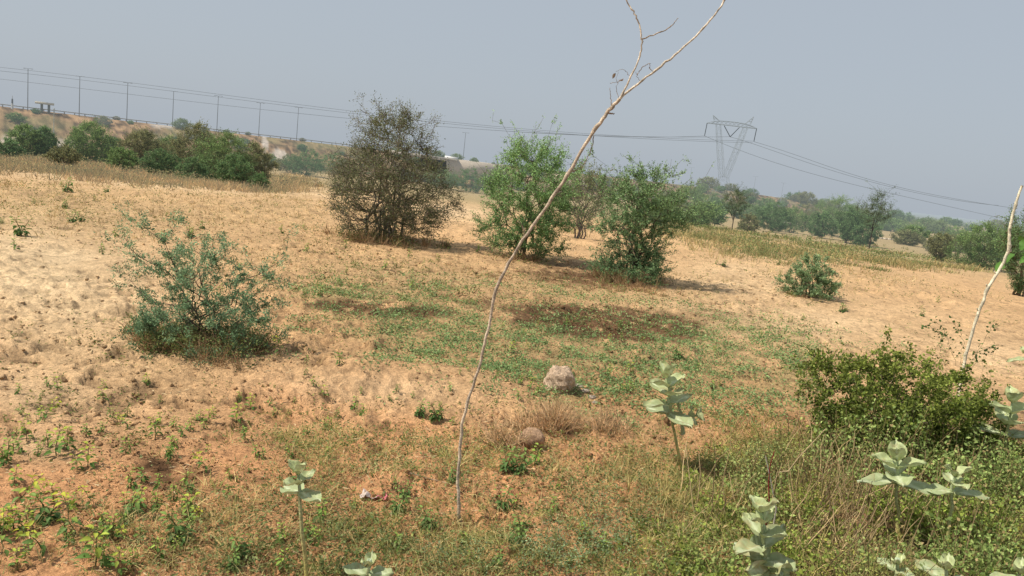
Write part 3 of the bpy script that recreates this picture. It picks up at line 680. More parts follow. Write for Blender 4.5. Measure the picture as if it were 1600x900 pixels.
# ------------------------------------------------------------------ lamps, pylon, cables
def ridge_at(px, s=-1.):
    rr = ray(px, 200+px*.115); q = rr[0]/rr[1]   # x = q*y on the ridge line
    a = np.array([[q, -UD[0]], [1, -UD[1]]]); y, t = np.linalg.solve(a, P0+ND*s)
    return on(q*y, y), t
def lamp(px, top, label, double=True, group='lamp posts along the far embankment', dep=None, hv=None):
    b, t = ridge_at(px)
    if dep: p = at_depth(px, 300, dep); b = on(p[0], p[1])
    d = math.hypot(b[0], b[1]); H = px_h(b, top); hv = hz(d) if hv is None else hv
    o = empty('lamp_post', b, label, 'lamp post', group)
    m = MB(); tube(m, [(0, 0, -.3), (0, 0, H*.5), (0, 0, H)], [.085, .07, .05], (.16, .17, .18), 6); m.build('pole', M_metal, o, hv)
    m = MB(); L = .55
    for sgn in ((-1, 1) if double else (1,)):
        tube(m, [(0, 0, H-.1), (sgn*L*.5, 0, H+.05), (sgn*L, 0, H+.02)], [.035, .03, .03], (.10, .11, .12), 4); 
    m.build('arm', M_metal, o, hv)
    for sgn in ((-1, 1) if double else (1,)):
        m = MB(); box(m, (sgn*(L+.18), 0, H+.01), (.2, .08, .04), (.14, .15, .16)); m.build('lamp_head', M_metal, o, hv)
    return o
for px, top, lab in [(43, 109, 'leftmost tall lamp post on the far embankment'), (123, 121, 'tall lamp post right of the small shelter on the embankment'), (197, 131, 'third tall lamp post from the left on the far embankment'),
                     (268, 144, 'fourth tall lamp post from the left, above the big bush cluster'), (337, 151, 'fifth tall lamp post from the left, above the big bush cluster'), (402, 162, 'sixth tall lamp post from the left, above the stone chute'),
                     (461, 169, 'seventh tall lamp post, left of the thorny tree'), (720, 208, 'lamp post between the thorny tree and the bright green shrub')]:
    lamp(px, top, lab)
for px, top, lab in [(1177, 276, 'faint lamp post just right of the pylon'), (1222, 286, 'faint lamp post second right of the pylon'), (1075, 262, 'faint lamp post left of the pylon')]:
    lamp(px, top, lab, dep=270, hv=.6)
# pylon
pb = at_depth(1124, 320, 240.); pb = on(pb[0], pb[1]); DP = 240.
def topz(px, py): return at_depth(px, py, DP)
armL = topz(1098, 197); armR = topz(1177, 195); cc = (armL+armR)/2
hzp = .25
py = empty('transmission_pylon', pb, 'grey steel lattice pylon with a wide crossarm on the right horizon', 'pylon')
mz = cc[2]-pb[2]; HW = (armR[0]-armL[0])/2; cx0 = cc[0]-pb[0]
mcol = (.22, .25, .25)
m = MB()
def sq(z, hx, hy, cx=0.): return [np.array([cx+sx*hx, sy*hy, z]) for sx, sy in ((-1, -1), (1, -1), (1, 1), (-1, 1))]
def lattice(m, lv, r=.1):
    r *= .42
    for a, b_ in zip(lv[:-1], lv[1:]):
        for k in range(4):
            bar(m, a[k], b_[k], r, mcol, 4); k2 = (k+1) % 4
            bar(m, a[k], b_[k2], r*.6, mcol, 3); bar(m, a[k2], b_[k], r*.6, mcol, 3); bar(m, b_[k], b_[k2], r*.6, mcol, 3)
zs = np.linspace(0, mz*.36, 5); wv = np.linspace(3.4, 1.3, 5)
lattice(m, [sq(z, w, w) for z, w in zip(zs, wv)], .11); m.build('tower_body', M_metal, py, hzp)
for sgn in (-1, 1):
    m = MB(); lv = []
    for s in np.linspace(0, 1, 7):
        z = mz*(.36+.64*s); cxx = sgn*(.65+(HW*.55-.65)*s); w = .65+.15*math.sin(s*3.1); lv.append(sq(z, w, 1.3*(1-s)+.6*s, cxx))
    lattice(m, lv, .09); m.build('tower_arm', M_metal, py, hzp)
m = MB(); nb = 12
xs = np.linspace(-HW, HW, nb+1)
bt = [np.array([x, 0, mz-(.0)]) for x in xs]; tp = [np.array([x, .0, mz+1.2*(1-abs(x/HW)**3)]) for x in xs]
for yy in (-.6, .6):
    for k in range(nb):
        o_ = np.array([0, yy, 0]); bar(m, bt[k]+o_, bt[k+1]+o_, .055, mcol); bar(m, tp[k]+o_, tp[k+1]+o_, .055, mcol); bar(m, bt[k]+o_, tp[k+1]+o_, .035, mcol, 3); bar(m, tp[k]+o_, bt[k+1]+o_, .035, mcol, 3)
for k in range(nb+1): bar(m, bt[k]+np.array([0, -.6, 0]), bt[k]+np.array([0, .6, 0]), .04, mcol, 3); bar(m, tp[k]+np.array([0, -.6, 0]), tp[k]+np.array([0, .6, 0]), .04, mcol, 3)
m.build('crossarm', M_metal, py, hzp)
for sgn, pz in ((-1, 2.6), (1, 3.6)):
    m = MB(); x = sgn*HW*.62; apex = np.array([x+sgn*1.5, 0, mz+pz])
    for c in sq(mz+1., .8, .6, x): bar(m, c, apex, .055, mcol)
    for f_ in (.35, .65):
        lo = sq(mz+1., .8, .6, x); ring = [c*(1-f_)+apex*f_ for c in lo]
        for k in range(4): bar(m, ring[k], ring[(k+1) % 4], .05, mcol, 3)
    m.build('earth_peak', M_metal, py, hzp)
icol = (.05, .06, .07)
att = []
for a, b_ in [((-HW, 0, mz), (-HW-.2, 0, mz-4.)), ((HW, 0, mz), (HW-.2, 0, mz-4.)), ((-2.4, 0, mz-.2), (0, 0, mz-3.4)), ((2.4, 0, mz-.2), (0, 0, mz-3.4))]:
    m = MB(); a = np.array(a); b_ = np.array(b_); n = 12
    pts = []; rr = []
    for k in range(n*2): pts.append(a+(b_-a)*k/(n*2-1)); rr.append(.15 if k % 2 else .09)
    tube(m, pts, rr, icol, 6); m.build('insulator', M_metal, py, hzp*.4)
    att.append(b_+pb)
AL, AR, AC = att[0], att[1], att[2]
def cable(name, pts, lab, group, r=.042, hv=.25):
    P = np.array(pts); t = np.arange(len(P)); tt = np.linspace(0, len(P)-1, 60)
    # smooth quadratic through points
    Q = np.stack([np.polyval(np.polyfit(t, P[:, i], min(len(P)-1, 3)), tt) for i in range(3)], 1)
    base = Q[0].copy(); m = MB(); dd = Q[:, 1]
    tube(m, Q, r*(dd/200), (.13, .14, .16), 4); o = m.build(name, M_metal, None, hv, origin=base); tag(o, lab, 'cable', group); return o
for (y0, y1, y2, A, dz, lab) in [(98, 181, 202, AR, .0, 'topmost far power cable at the left edge'), (103.5, 184, 205, AR, -.5, 'second power cable from the top at the left edge'), (114, 190, 208, AC, 0, 'lowest far power cable at the left edge')]:
    cable('power_cable', [at_depth(-90, y0, 150), at_depth(200, (125.5, 131, 146)[[98, 103.5, 114].index(y0)], 160), at_depth(550, y1-3, 180), at_depth(850, y2-1, 207), A+np.array([0, 0, dz])], lab, 'power cables left of the pylon')
cable('power_cable', [at_depth(600, 190.5, 185), at_depth(850, 208.5, 210), at_depth(1000, 214, 225), AL], 'power cable ending at the left insulator of the pylon', 'power cables left of the pylon')
for A, p1, p2, p3, lab in [(AR, (1300, 262), (1420, 296), (1590, 326), 'upper power cable running right from the pylon'), (AC, (1250, 250), (1400, 294), (1560, 321), 'middle power cable running right from the pylon'), (AL, (1250, 266), (1400, 304), (1560, 340), 'lower power cable running right from the pylon')]:
    cable('power_cable', [A, at_depth(p1[0], p1[1], 300), at_depth(p2[0], p2[1], 360), at_depth(p3[0], p3[1], 450)], lab, 'power cables right of the pylon', .05, .3)
# small structures on the ridge
def ridge_box(px, lab): return ridge_at(px)[0]
b = ridge_at(69)[0]; o = empty('roadside_shelter', b, 'small flat roofed shelter on the crest at the far left', 'shelter', rz=.6)
m = MB(); box(m, (0, 0, 1.75), (1.6, .9, .22), (.55, .50, .40)); m.build('roof', M_conc, o, .2)
for x in (-.45, .75):
    m = MB(); box(m, (x, 0, .76), (.22, .25, .77), (.13, .13, .10)); m.build('post', M_conc, o, .2)
b = ridge_at(19)[0]; o = empty('small_mast', b, 'short banded mast on the crest at the far left edge', 'mast')
m = MB(); tube(m, [(0, 0, -.2), (0, 0, 1.)], [.22, .2], (.6, .6, .58), 6); m.build('base', M_metal, o, .2)
m = MB(); tube(m, [(0, 0, 1.), (0, 0, 1.9)], [.16, .14], (.08, .09, .10), 6, True); m.build('dark_band', M_metal, o, .2)
m = MB(); tube(m, [(0, 0, 1.9), (0, 0, 2.5)], [.07, .04], (.5, .5, .5), 5, True); m.build('tip', M_metal, o, .2)
rr = ray(84, 200); b = rr/rr[1]*138; b = on(b[0], b[1]); o = empty('slope_pole', b, 'slim pale green pole on the embankment slope below the shelter', 'pole')
m = MB(); tube(m, [(0, 0, -.2), (0, 0, px_h(b, 171))], [.07, .05], (.30, .36, .32), 5); m.build('pole', M_metal, o, .2)
m = MB(); box(m, (0, 0, px_h(b, 171)), (.12, .1, .1), (.35, .38, .36)); m.build('head', M_metal, o, .2)
# guard rail on the crest
m = MB(); m2 = MB(); pts = [ridge_at(px, .5)[0] for px in range(-60, 560, 8)]
o = empty('guard_rail', pts[0], 'pale guard rail along the crest of the far embankment', 'guard rail')
rel = [p-pts[0]+np.array([0, 0, .42]) for p in pts]; tube(m, rel, .09, (.26, .26, .25), 4); m.build('rail', M_metal, o, .15)
for p in rel[::2]: box(m2, p-np.array([0, 0, .25]), (.07, .07, .28), (.35, .34, .32))
m2.build('rail_posts', M_metal, o, .15)
# underpass
def P_on(px, py, Y): return at_depth(px, py, Y)
YU = 172.
o_ = at_depth(700, 290, YU); o_ = on(o_[0], o_[1])
t_ = empty('road_underpass', o_, 'pale concrete underpass with a dark opening right behind the thorny tree', 'underpass')
def slab(m, pix, Y0, Y1, col):
    A = [at_depth(x, y, Y0)-o_ for x, y in pix]; B_ = [a+np.array([0, Y1-Y0, 0]) for a in A]
    m.add(np.array(A+B_), np.array([[0, 1, 2, 3], [7, 6, 5, 4], [0, 4, 5, 1], [1, 5, 6, 2], [2, 6, 7, 3], [3, 7, 4, 0]]), col)
m = MB(); slab(m, [(600, 233), (700, 247), (700, 252), (600, 238)], YU-1, YU+9, (.42, .37, .32)); m.build('deck', M_conc, t_, .18)
m = MB(); slab(m, [(655, 246), (697, 251), (697, 271), (655, 268)], YU+1, YU+7, (.02, .022, .02)); m.build('opening_shade', M_conc, t_, .08)  # solid dark block standing in for the shade inside the opening
m = MB(); slab(m, [(697.5, 247), (790, 259), (790, 276), (697.5, 274)], YU-.5, YU+10, (.42, .36, .29)); m.build('wing_wall', M_conc, t_, .2)
m = MB(); slab(m, [(695, 243), (714, 246), (714, 251), (695, 248)], YU-1.5, YU+.5, (.75, .75, .75)); m.build('parapet', M_conc, t_, .12)
# rocks far
def rock(name, lab, c, rx, ry, rz_, col, seed, parent=None, amp=.25, sub=(40, 26), hv=0., mat_=None, cat='rock'):
    nu, nv = sub; th = np.linspace(0, 2*math.pi, nu, endpoint=False); ph = np.linspace(0, math.pi, nv)
    T, Ph = np.meshgrid(th, ph); x = np.cos(T)*np.sin(Ph); y = np.sin(T)*np.sin(Ph); z = np.cos(Ph)
    nz = fbm(x*1.6+seed+z*1.1, y*1.6+z*1.7, seed, 5)-.5; nz2 = fbm(x*6+z*5, y*6-z*4+seed, seed+3, 3)-.5
    # the noise seam closes because it is a function of x, y, z
    nz3 = fbm(x*16+z*13, y*16-z*11+seed, seed+7, 3)-.5
    f = 1+nz*amp*2+nz2*amp*.8+nz3*amp*.3
    V = np.stack([x*f*rx, y*f*ry, z*f*rz_], -1).reshape(-1, 3)
    i = (np.arange(nv-1)*nu)[:, None]; j = np.arange(nu)[None, :]; j2 = (j+1) % nu
    F = np.stack([i+j, i+nu+j, i+nu+j2, i+j2], -1).reshape(-1, 4)
    C = np.array(col)*(1+.7*nz2.reshape(-1, 1)+.5*nz.reshape(-1, 1)+.8*nz3.reshape(-1, 1)); m = MB(); m.add(V, F, np.clip(C, .02, .9))
    o = m.build(name, mat_ or M_rock, parent, hv, True); o.location = c
    if parent is None: tag(o, lab, cat)
    return o
b = at_depth(887, 284, 60.); rock('soil_heap', 'pale heap of earth behind the bright green shrub', b+np.array([0, 0, -.5]), 1.5, 1., 1.0, (.42, .34, .27), 5, hv=.1, cat='earth heap')
# low walls at right
b = ground(1228, 352); o = empty('culvert_block', b, 'low grey brick culvert between two bushes at right', 'culvert', rz=.05)
m = MB(); box(m, (0, 0, .25), (px_w(b, 16), .5, .27), (.34, .31, .27)); m.build('wall', M_conc, o, .08)
m = MB(); box(m, (0, -.02, .565), (px_w(b, 17), .56, .045), (.5, .46, .4)); m.build('coping', M_conc, o, .08)
for k in range(3):
    m = MB(); box(m, ((k-1)*px_w(b, 9), -.51, .2), (px_w(b, 2.6), .02, .13), (.05, .045, .04)); m.build('opening', M_conc, o, .05)  # dark panels on the wall face stand in for shade inside the holes
a_ = ground(1366, 372); c_ = ground(1462, 384); mid = (a_+c_)/2; o = empty('boundary_wall', mid, 'low pale weathered wall crossing the dry field at right', 'wall')
m = MB(); n = 14; xs = [a_+(c_-a_)*k/n-mid for k in range(n+1)]
for k in range(n):
    p = (xs[k]+xs[k+1])/2; an = math.atan2(c_[1]-a_[1], c_[0]-a_[0]); p = np.array([p[0], p[1], float(Hgt(p[0]+mid[0], p[1]+mid[1]))-mid[2]])
    box(m, p+np.array([0, 0, .08+.02*(k % 3)]), (np.linalg.norm(xs[1]-xs[0])/2*.97, .12, .16), np.array([.50, .44, .36])*(.85+.1*(k % 4)), an)
m.build('wall_blocks', M_conc, o, .05)

# ------------------------------------------------------------------ dry sapling
b = ground(718, 818); Yb = b[1]
def stick(m, pix, r, col, Y0=None, yj=None, k=8, thk=.80):
    Y0 = Yb if Y0 is None else Y0
    P = np.array([at_depth(x, y, Y0+(0 if yj is None else yj[i]))-b for i, (x, y) in enumerate(pix)])
    t = np.linspace(0, len(P)-1, (len(P)-1)*5+1); Q = np.stack([np.interp(t, range(len(P)), P[:, i]) for i in range(3)], 1)
    # smooth a little, keep the ends
    for _ in range(2): Q[1:-1] = (Q[:-2]+2*Q[1:-1]+Q[2:])/4
    Q[1:-1] += R.normal(size=(len(Q)-2, 3))*.0022
    rr = np.interp(t, range(len(P)), r)
    rr = rr*thk*(1+R.normal(size=len(rr))*.05)
    cj = np.array(col)*(R.uniform(.72, 1.18, (len(Q), 1))); kn = R.random(len(rr)) < .12; rr = np.where(kn, rr*1.22, rr); cj[kn] *= .75
    tube(m, Q, rr, cj, k, True)
o = empty('bare_sapling', b, 'tall leaning bare sapling with forked top in the centre foreground', 'sapling')
tc = (.54, .44, .33)
m = MB(); stick(m, [(718, 825), (716, 770), (717, 700), (727, 640), (747, 580), (764, 510), (773, 455), (800, 400), (842, 340), (880, 285), (915, 225), (938, 190), (955, 168), (968, 155)],
               [.016, .0115, .011, .0105, .0105, .010, .010, .010, .0115, .0115, .0115, .0125, .0125, .012], tc); m.build('trunk', M_bark, o, 0, True)
m = MB(); stick(m, [(968, 155), (1003, 125), (1040, 98), (1075, 68), (1105, 38), (1133, 2), (1150, -40), (1158, -75)], [.009, .0066, .0064, .0062, .006, .0055, .0045, .003], (.62, .54, .43)); m.build('branch', M_bark, o, 0, True)
m = MB(); stick(m, [(968, 155), (986, 118), (1001, 88), (1003, 60), (998, 35), (990, 18), (978, 0), (970, -30)], [.0075, .0056, .0052, .005, .0048, .0046, .004, .003], (.62, .54, .43)); m.build('branch', M_bark, o, 0, True)
m = MB(); stick(m, [(1002, 61), (1020, 54), (1040, 48), (1052, 38), (1060, 28)], [.0045, .004, .0035, .003, .002], (.36, .28, .2), k=5); m.build('twig', M_bark, o, 0, True)
tw = [([(955, 166), (954, 150), (953, 137)], .0028), ([(966, 156), (962, 135), (968, 125), (975, 123)], .0018), ([(953, 130), (965, 128), (974, 124)], .0018), ([(985, 122), (980, 112), (972, 108), (962, 112)], .0018),
      ([(996, 118), (1001, 108), (1010, 101), (1016, 99), (1014, 108)], .0028), ([(1000, 128), (996, 118), (994, 112)], .0018), ([(966, 130), (962, 122), (966, 112)], .0014),
      ([(928, 212), (924, 232), (917, 250), (908, 262), (897, 268)], .0032), ([(951, 176), (956, 179), (960, 178)], .006), ([(893, 266), (897, 268), (900, 266)], .006),
      ([(818, 375), (820, 358), (812, 345)], .0035), ([(820, 362), (814, 350), (806, 344)], .0025)]
for pix, r0 in tw:
    m = MB(); stick(m, pix, np.linspace(r0, r0*.55, len(pix)), (.30, .23, .17), k=5); m.build('twig', M_bark, o, 0, True)
for lx, ly in ((1014, 104), (962, 114), (974, 124)):
    m = MB(); ovate(m, np.array([at_depth(lx, ly, Yb)-b]), rdir(1, -1), rdir(1), .035, .016, np.array([[.30, .22, .15]])); m.build('withered_leaf', M_straw, o)
# pale stick at right
b = ground(1495, 640); Yb = b[1]
o = empty('leaning_stick', b, 'pale peeled leaning stick near the right edge', 'stick')
m = MB(); pc = (.72, .65, .48)
stick(m, [(1495, 645), (1502, 590), (1509, 556), (1520, 515), (1532, 480), (1543, 450), (1560, 425), (1574, 398), (1577, 385), (1577, 362), (1580, 345), (1588, 315), (1597, 290)],
      [.018, .018, .018, .018, .0175, .017, .017, .0165, .021, .016, .0155, .015, .012], pc, thk=.85); m.build('stick', M_bark, o, 0, True)
for pix in ([(1545, 450), (1541, 444)], [(1576, 396), (1580, 391), (1579, 388)], [(1558, 430), (1553, 424)], [(1530, 486), (1526, 482)]):
    m = MB(); stick(m, pix, np.linspace(.011, .006, len(pix)), pc, k=6); m.build('stub', M_bark, o, 0, True)

# ------------------------------------------------------------------ calotropis
def cal_leaf(L, Wd, curl, cup, seed, col):
    g = np.random.default_rng(seed); nu, nv = 13, 9
    s = np.linspace(0, 1, nu)[:, None]; q = np.linspace(-1, 1, nv)[None, :]
    w = Wd*.5*np.sin(np.clip(s, 0, 1)**.8*math.pi*.93+.12)**.75; w[0] *= .4; w[-1] = .004
    x = q*w*(1-.0*s); y = L*s+0*q-.12*L*(q*q)*(s > .85)*(s-.85)*4
    z = cup*w*(q*q)+curl*L*s*s*(-1)+.008*np.sin(s*9+q*5+seed)
    V = np.stack([x, y+0*x, z+0*x], -1).reshape(-1, 3)
    i = (np.arange(nu-1)*nv)[:, None]; j = np.arange(nv-1)[None, :]
    F = np.stack([i+j, i+j+1, i+nv+j+1, i+nv+j], -1).reshape(-1, 4)
    c = np.array(col)[None, None]*(1+.0*x[..., None])
    vein = (np.abs(q) < .13)*1.0+0*s; side = (np.abs(((s*7-np.abs(q)*1.3) % 1)-.5) > .42)*.35
    k = np.clip(vein+side, 0, 1)[..., None]
    c = c*(1-k)+np.array([.66, .72, .50])*k*.75+c*k*.25
    ed = np.clip(fbm(q*2+s*3+seed, s*7+q, seed % 50, 3)-.62, 0, 1)[..., None]*5; edge = (np.maximum(np.abs(q), s*1.02)[..., None] > .97)*.5; kb = np.clip(ed+edge*(g.random() < .5), 0, .8); c = c*(1-kb)+np.array([.40, .33, .17])*kb
    c = c*(.85+.3*fbm(q*3+9, s*5, seed % 40, 3)[..., None])*(1+.2*(g.random()-.5))*(1+.08*np.sin(s*14+q*6+seed))[..., None]
    return V, F, c.reshape(-1, 3)
def rotm(az, el):   # leaf pointing +y is raised by el then spun by az
    ce, se = math.cos(el), math.sin(el); Rx = np.array([[1, 0, 0], [0, ce, -se], [0, se, ce]])
    c, s = math.cos(az), math.sin(az); return np.array([[c, -s, 0], [s, c, 0], [0, 0, 1]])@Rx
CC0 = (.35, .41, .215); CC1 = (.48, .54, .27)
def calotropis(label, base, top, heads, seed, lsize=.13, scol=(.45, .38, .12), leafpairs=4, r=.009, gapf=.36):
    """base and top: world points of the stem; leaf pairs set crosswise along its upper part"""
    g = np.random.default_rng(seed)
    o = empty('milkweed_plant', base, label, 'plant', 'broad leaved grey green milkweed plants')
    rel = top-base; m = MB(); s = np.linspace(0, 1, 9)[:, None]
    P = rel*s+np.array([rel[0]*.12, 0, 0])*np.sin(s*math.pi)+g.normal(size=(9, 3))*.004
    P[0] -= np.array([0, 0, .03])
    cs = np.array(scol)*(1-s)+np.array([.35, .42, .25])*s
    r *= 1.25; tube(m, P, np.linspace(r, r*.7, 9), cs, 7); m.build('stem', M_bark, o, 0, True)
    def head(c, ax, n, sz, az0, gap):
        ax = unit(np.array(ax)[None])[0]
        zx = np.array([0, 0, 1.]); v = np.cross(zx, ax); cth = zx@ax
        K = np.array([[0, -v[2], v[1]], [v[2], 0, -v[0]], [-v[1], v[0], 0]]); Ra = np.eye(3)+K+K@K/(1+cth)
        for k in range(n):
            f = k/max(n-1, 1)      # 0 lowest pair, 1 top pair
            el = rad(2+40*f+g.uniform(-9, 9)); L = sz*(1.08-.46*f)
            for sd in (0, 1):
                az = az0+k*math.pi/2+sd*math.pi+g.uniform(-.2, .2)
                V, F, C = cal_leaf(L*g.uniform(.85, 1.12), L*g.uniform(.66, .82), g.uniform(-.06, .12)*(1-f*.6), .22+.35*f, seed*31+k*2+sd, np.array(CC0)*(1-f)+np.array(CC1)*f)
                V = V@rotm(az, el+g.uniform(-.1, .1)).T; V = V@Ra.T+c-ax*(n-1-k)*gap
                m = MB(); m.add(V-0, F, C); m.build('leaf', M_cal, o, 0, True)
        m = MB(); bd = []
        for q in range(7):
            a = q*.9; p = c+ax*.012+Ra@np.array([math.cos(a)*.008, math.sin(a)*.008, .0]); tube(m, [p, p+ax*.007, p+ax*.014, p+ax*.019], [.003, .0055, .0045, .001], (.62, .70, .5), 6)
        m.build('bud', M_cal, o, 0, True)
    head(P[-1], rel/np.linalg.norm(rel)+np.array([0, 0, .6]), leafpairs, lsize, g.uniform(0, 1.5), lsize*gapf)
    for (dx, dy, dz, n, sz, az) in heads:
        c = P[6]+np.array([dx, dy, dz]); m = MB(); tube(m, [P[4], (P[4]+c)/2+np.array([0, 0, -.01]), c], [r*.8, r*.7, r*.6], (.35, .40, .2), 6); m.build('stem', M_bark, o, 0, True)
        head(c, (dx, dy, .15+dz), n, sz, az, sz*.36)
    return o
def cal_at(label, px, py, bx, by, seed, **k):
    base = ground(bx, by); top = at_depth(px, py, base[1]-.01)
    return calotropis(label, base, top, k.pop('heads', []), seed, **k)
cal_at('tall milkweed with stacked rosettes and a low side head, right of the rough boulder', 1045, 590, 1068, 735, 1, leafpairs=5, lsize=.215, heads=[(.19, -.03, -.07, 3, .14, .4)], gapf=.3)
cal_at('slender milkweed with an upright leaf pair and white bud on a yellow stalk', 467, 744, 484, 915, 2, leafpairs=3, lsize=.125, r=.008)
cal_at('large flat leaved milkweed with a white bud over the undergrowth at right', 1402, 722, 1408, 850, 3, leafpairs=4, lsize=.21, gapf=.22)
cal_at('milkweed with long drooping leaves beside the flat leaved one', 1490, 744, 1482, 870, 4, leafpairs=3, lsize=.16, gapf=.3)
cal_at('big milkweed with long folded leaves at the right edge', 1582, 628, 1568, 750, 5, leafpairs=4, lsize=.25)
cal_at('leafy milkweed of many overlapping rosettes at the bottom edge', 1192, 800, 1215, 975, 6, leafpairs=5, lsize=.165, heads=[(.05, -.10, -.10, 3, .17, .2)])
cal_at('small milkweed rosette low at the bottom edge, left of centre', 577, 880, 577, 935, 7, leafpairs=2, lsize=.12)
cal_at('small upright milkweed sprout in the undergrowth at the bottom edge', 1402, 880, 1400, 960, 8, leafpairs=2, lsize=.10)
cal_at('milkweed rosette cut by the bottom edge near the right corner', 1478, 890, 1478, 990, 9, leafpairs=2, lsize=.15)
cal_at('milkweed rosette in the bottom right corner', 1592, 894, 1592, 990, 10, leafpairs=2, lsize=.14)
cal_at('milkweed tip sticking up at the right edge behind the undergrowth', 1602, 553, 1616, 620, 12, leafpairs=2, lsize=.17)

# ------------------------------------------------------------------ rock, stone, wrapper
b = ground(873, 608); rock('rough_boulder', 'rough crusty pale boulder in the middle of the green patch', b+np.array([0, 0, .055]), .135, .13, .17, (.52, .385, .27), 8, amp=.22, sub=(120, 80))
b = ground(846, 612); 
for k, (px, py, s_) in enumerate([(905, 605, .035), (915, 612, .032), (925, 622, .03), (931, 630, .025), (858, 606, .03)]):
    q = ground(px, py); rock('small_stone', 'small crusty stone in the trail right of the rough boulder' if k < 4 else 'small crusty stone against the left foot of the rough boulder', q+np.array([0, 0, .005]), s_*1.3, s_, s_*.7, (.38, .31, .25), 20+k, amp=.3, sub=(20, 12))['group'] = 'small stones by the boulder'
b = ground(830, 700); rock('rounded_stone', 'smooth brownish stone behind the leafy weed and straw clump', b+np.array([0, .05, .05]), .095, .08, .085, (.42, .27, .17), 14, amp=.14, sub=(40, 24), cat='stone')
# wrapper: crumpled sheet
b = ground(583, 778)
nu, nv = 22, 16; g = np.random.default_rng(5); X, Y_ = np.meshgrid(np.linspace(-.075, .075, nu), np.linspace(-.045, .045, nv))
n1 = fbm(X*40+3, Y_*40, 5, 3); Z = .004+.05*np.clip(fbm(X*28, Y_*28+4, 9, 3)-.3, 0, 1)*1.5
V = np.stack([X+(n1-.5)*.03, Y_+(fbm(X*35, Y_*35, 12, 2)-.5)*.03, Z], -1).reshape(-1, 3)
F = np.array([[i*nu+j, i*nu+j+1, (i+1)*nu+j+1, (i+1)*nu+j] for i in range(nv-1) for j in range(nu-1)])
pk = sstep(.0, .03, X+ (n1-.5)*.08).reshape(-1, 1); C = np.array([.60, .50, .46])*(1-pk)+np.array([.60, .15, .18])*pk
m = MB(); m.add(V, F, C); o = m.build('plastic_wrapper', M_plast, None, 0, False); o.location = b; tag(o, 'crumpled white and pink plastic wrapper on the soil', 'wrapper')
# dry sticks on the ground
for k, (pix, lab) in enumerate([([(1202, 790), (1201, 755), (1203, 728), (1210, 705)], 'dark red upright stem in the undergrowth'), ([(1213, 795), (1206, 760), (1196, 712)], 'pale grey snapped stem beside the red stem'),
                                ([(1215, 738), (1232, 736), (1248, 715), (1290, 670)], 'tan bent twig leaning over the undergrowth'), ([(640, 742), (668, 750), (700, 758)], 'thin fallen twig by the foot of the sapling')]):
    q = ground(pix[0][0], pix[0][1]+12) if k == 3 else None
    Yk = ground(1205, 850)[1] if k < 3 else q[1]
    P = np.array([at_depth(x, y, Yk) for x, y in pix]) if k < 3 else np.array([ground(x, y)+np.array([0, 0, .012]) for x, y in pix])
    m = MB(); t = np.linspace(0, len(P)-1, 13); Q = np.stack([np.interp(t, range(len(P)), P[:, i]) for i in range(3)], 1)
    if k < 3: Q = np.concatenate([[on(Q[0][0], Q[0][1])], Q])
    tube(m, Q, np.linspace(.0045, .0025, len(Q)), [(.22, .03, .03), (.45, .40, .34), (.42, .32, .18), (.35, .26, .18)][k], 6)
    o = m.build('dry_stem', M_bark, None, 0, True, origin=Q[0]); tag(o, lab, 'stem')

# ------------------------------------------------------------------ straw clump and leafy weed in front of the stone
def straw_clump(label, px, py, n, L, sp, seed):
    b = ground(px, py); g = np.random.default_rng(seed); m = MB()
    az = g.uniform(0, 6.28, n); le = g.uniform(.15, 1.25, n); ln = L*g.uniform(.5, 1.1, n)
    D = np.stack([np.cos(az)*np.sin(le), np.sin(az)*np.sin(le), np.cos(le)], 1); B0 = np.stack([g.normal(0, sp, n), g.normal(0, sp, n), np.zeros(n)-.01], 1)
    s = np.linspace(0, 1, 5)[None, :, None]; P = B0[:, None]+D[:, None]*ln[:, None, None]*s+g.normal(size=(n, 5, 3))*.012*s
    C = (np.array(S1)*1.3*(1-g.random((n, 1)))+np.array([.66, .44, .28])*g.random((n, 1)))
    tubes(m, P, .0022, .0012, C, 3)
    k = n*3; i = g.integers(0, n, k); j = g.integers(2, 5, k); st_ = P[i, j-1]; dd = unit(D[i]+g.normal(size=(k, 3))*.6)*L*g.uniform(.12, .32, (k, 1))
    Q = st_[:, None]+dd[:, None]*np.linspace(0, 1, 3)[None, :, None]
    tubes(m, Q, .0014, .0008, C[i]*1.05, 3)
    o = m.build('straw_clump', M_straw); o.location = b; tag(o, label, 'dry grass clump', 'dry branching straw clumps'); return o
straw_clump('largest tan straw clump, fanned out behind the rounded stone', 868, 672, 330, .27, .05, 1)
straw_clump('tan straw clump left of the rounded stone', 785, 694, 170, .2, .06, 2)
straw_clump('pale straw clump right of the largest straw clump', 945, 672, 200, .19, .08, 3)
straw_clump('straw clump just behind the rounded stone, nearest the sapling', 822, 672, 130, .2, .05, 4)

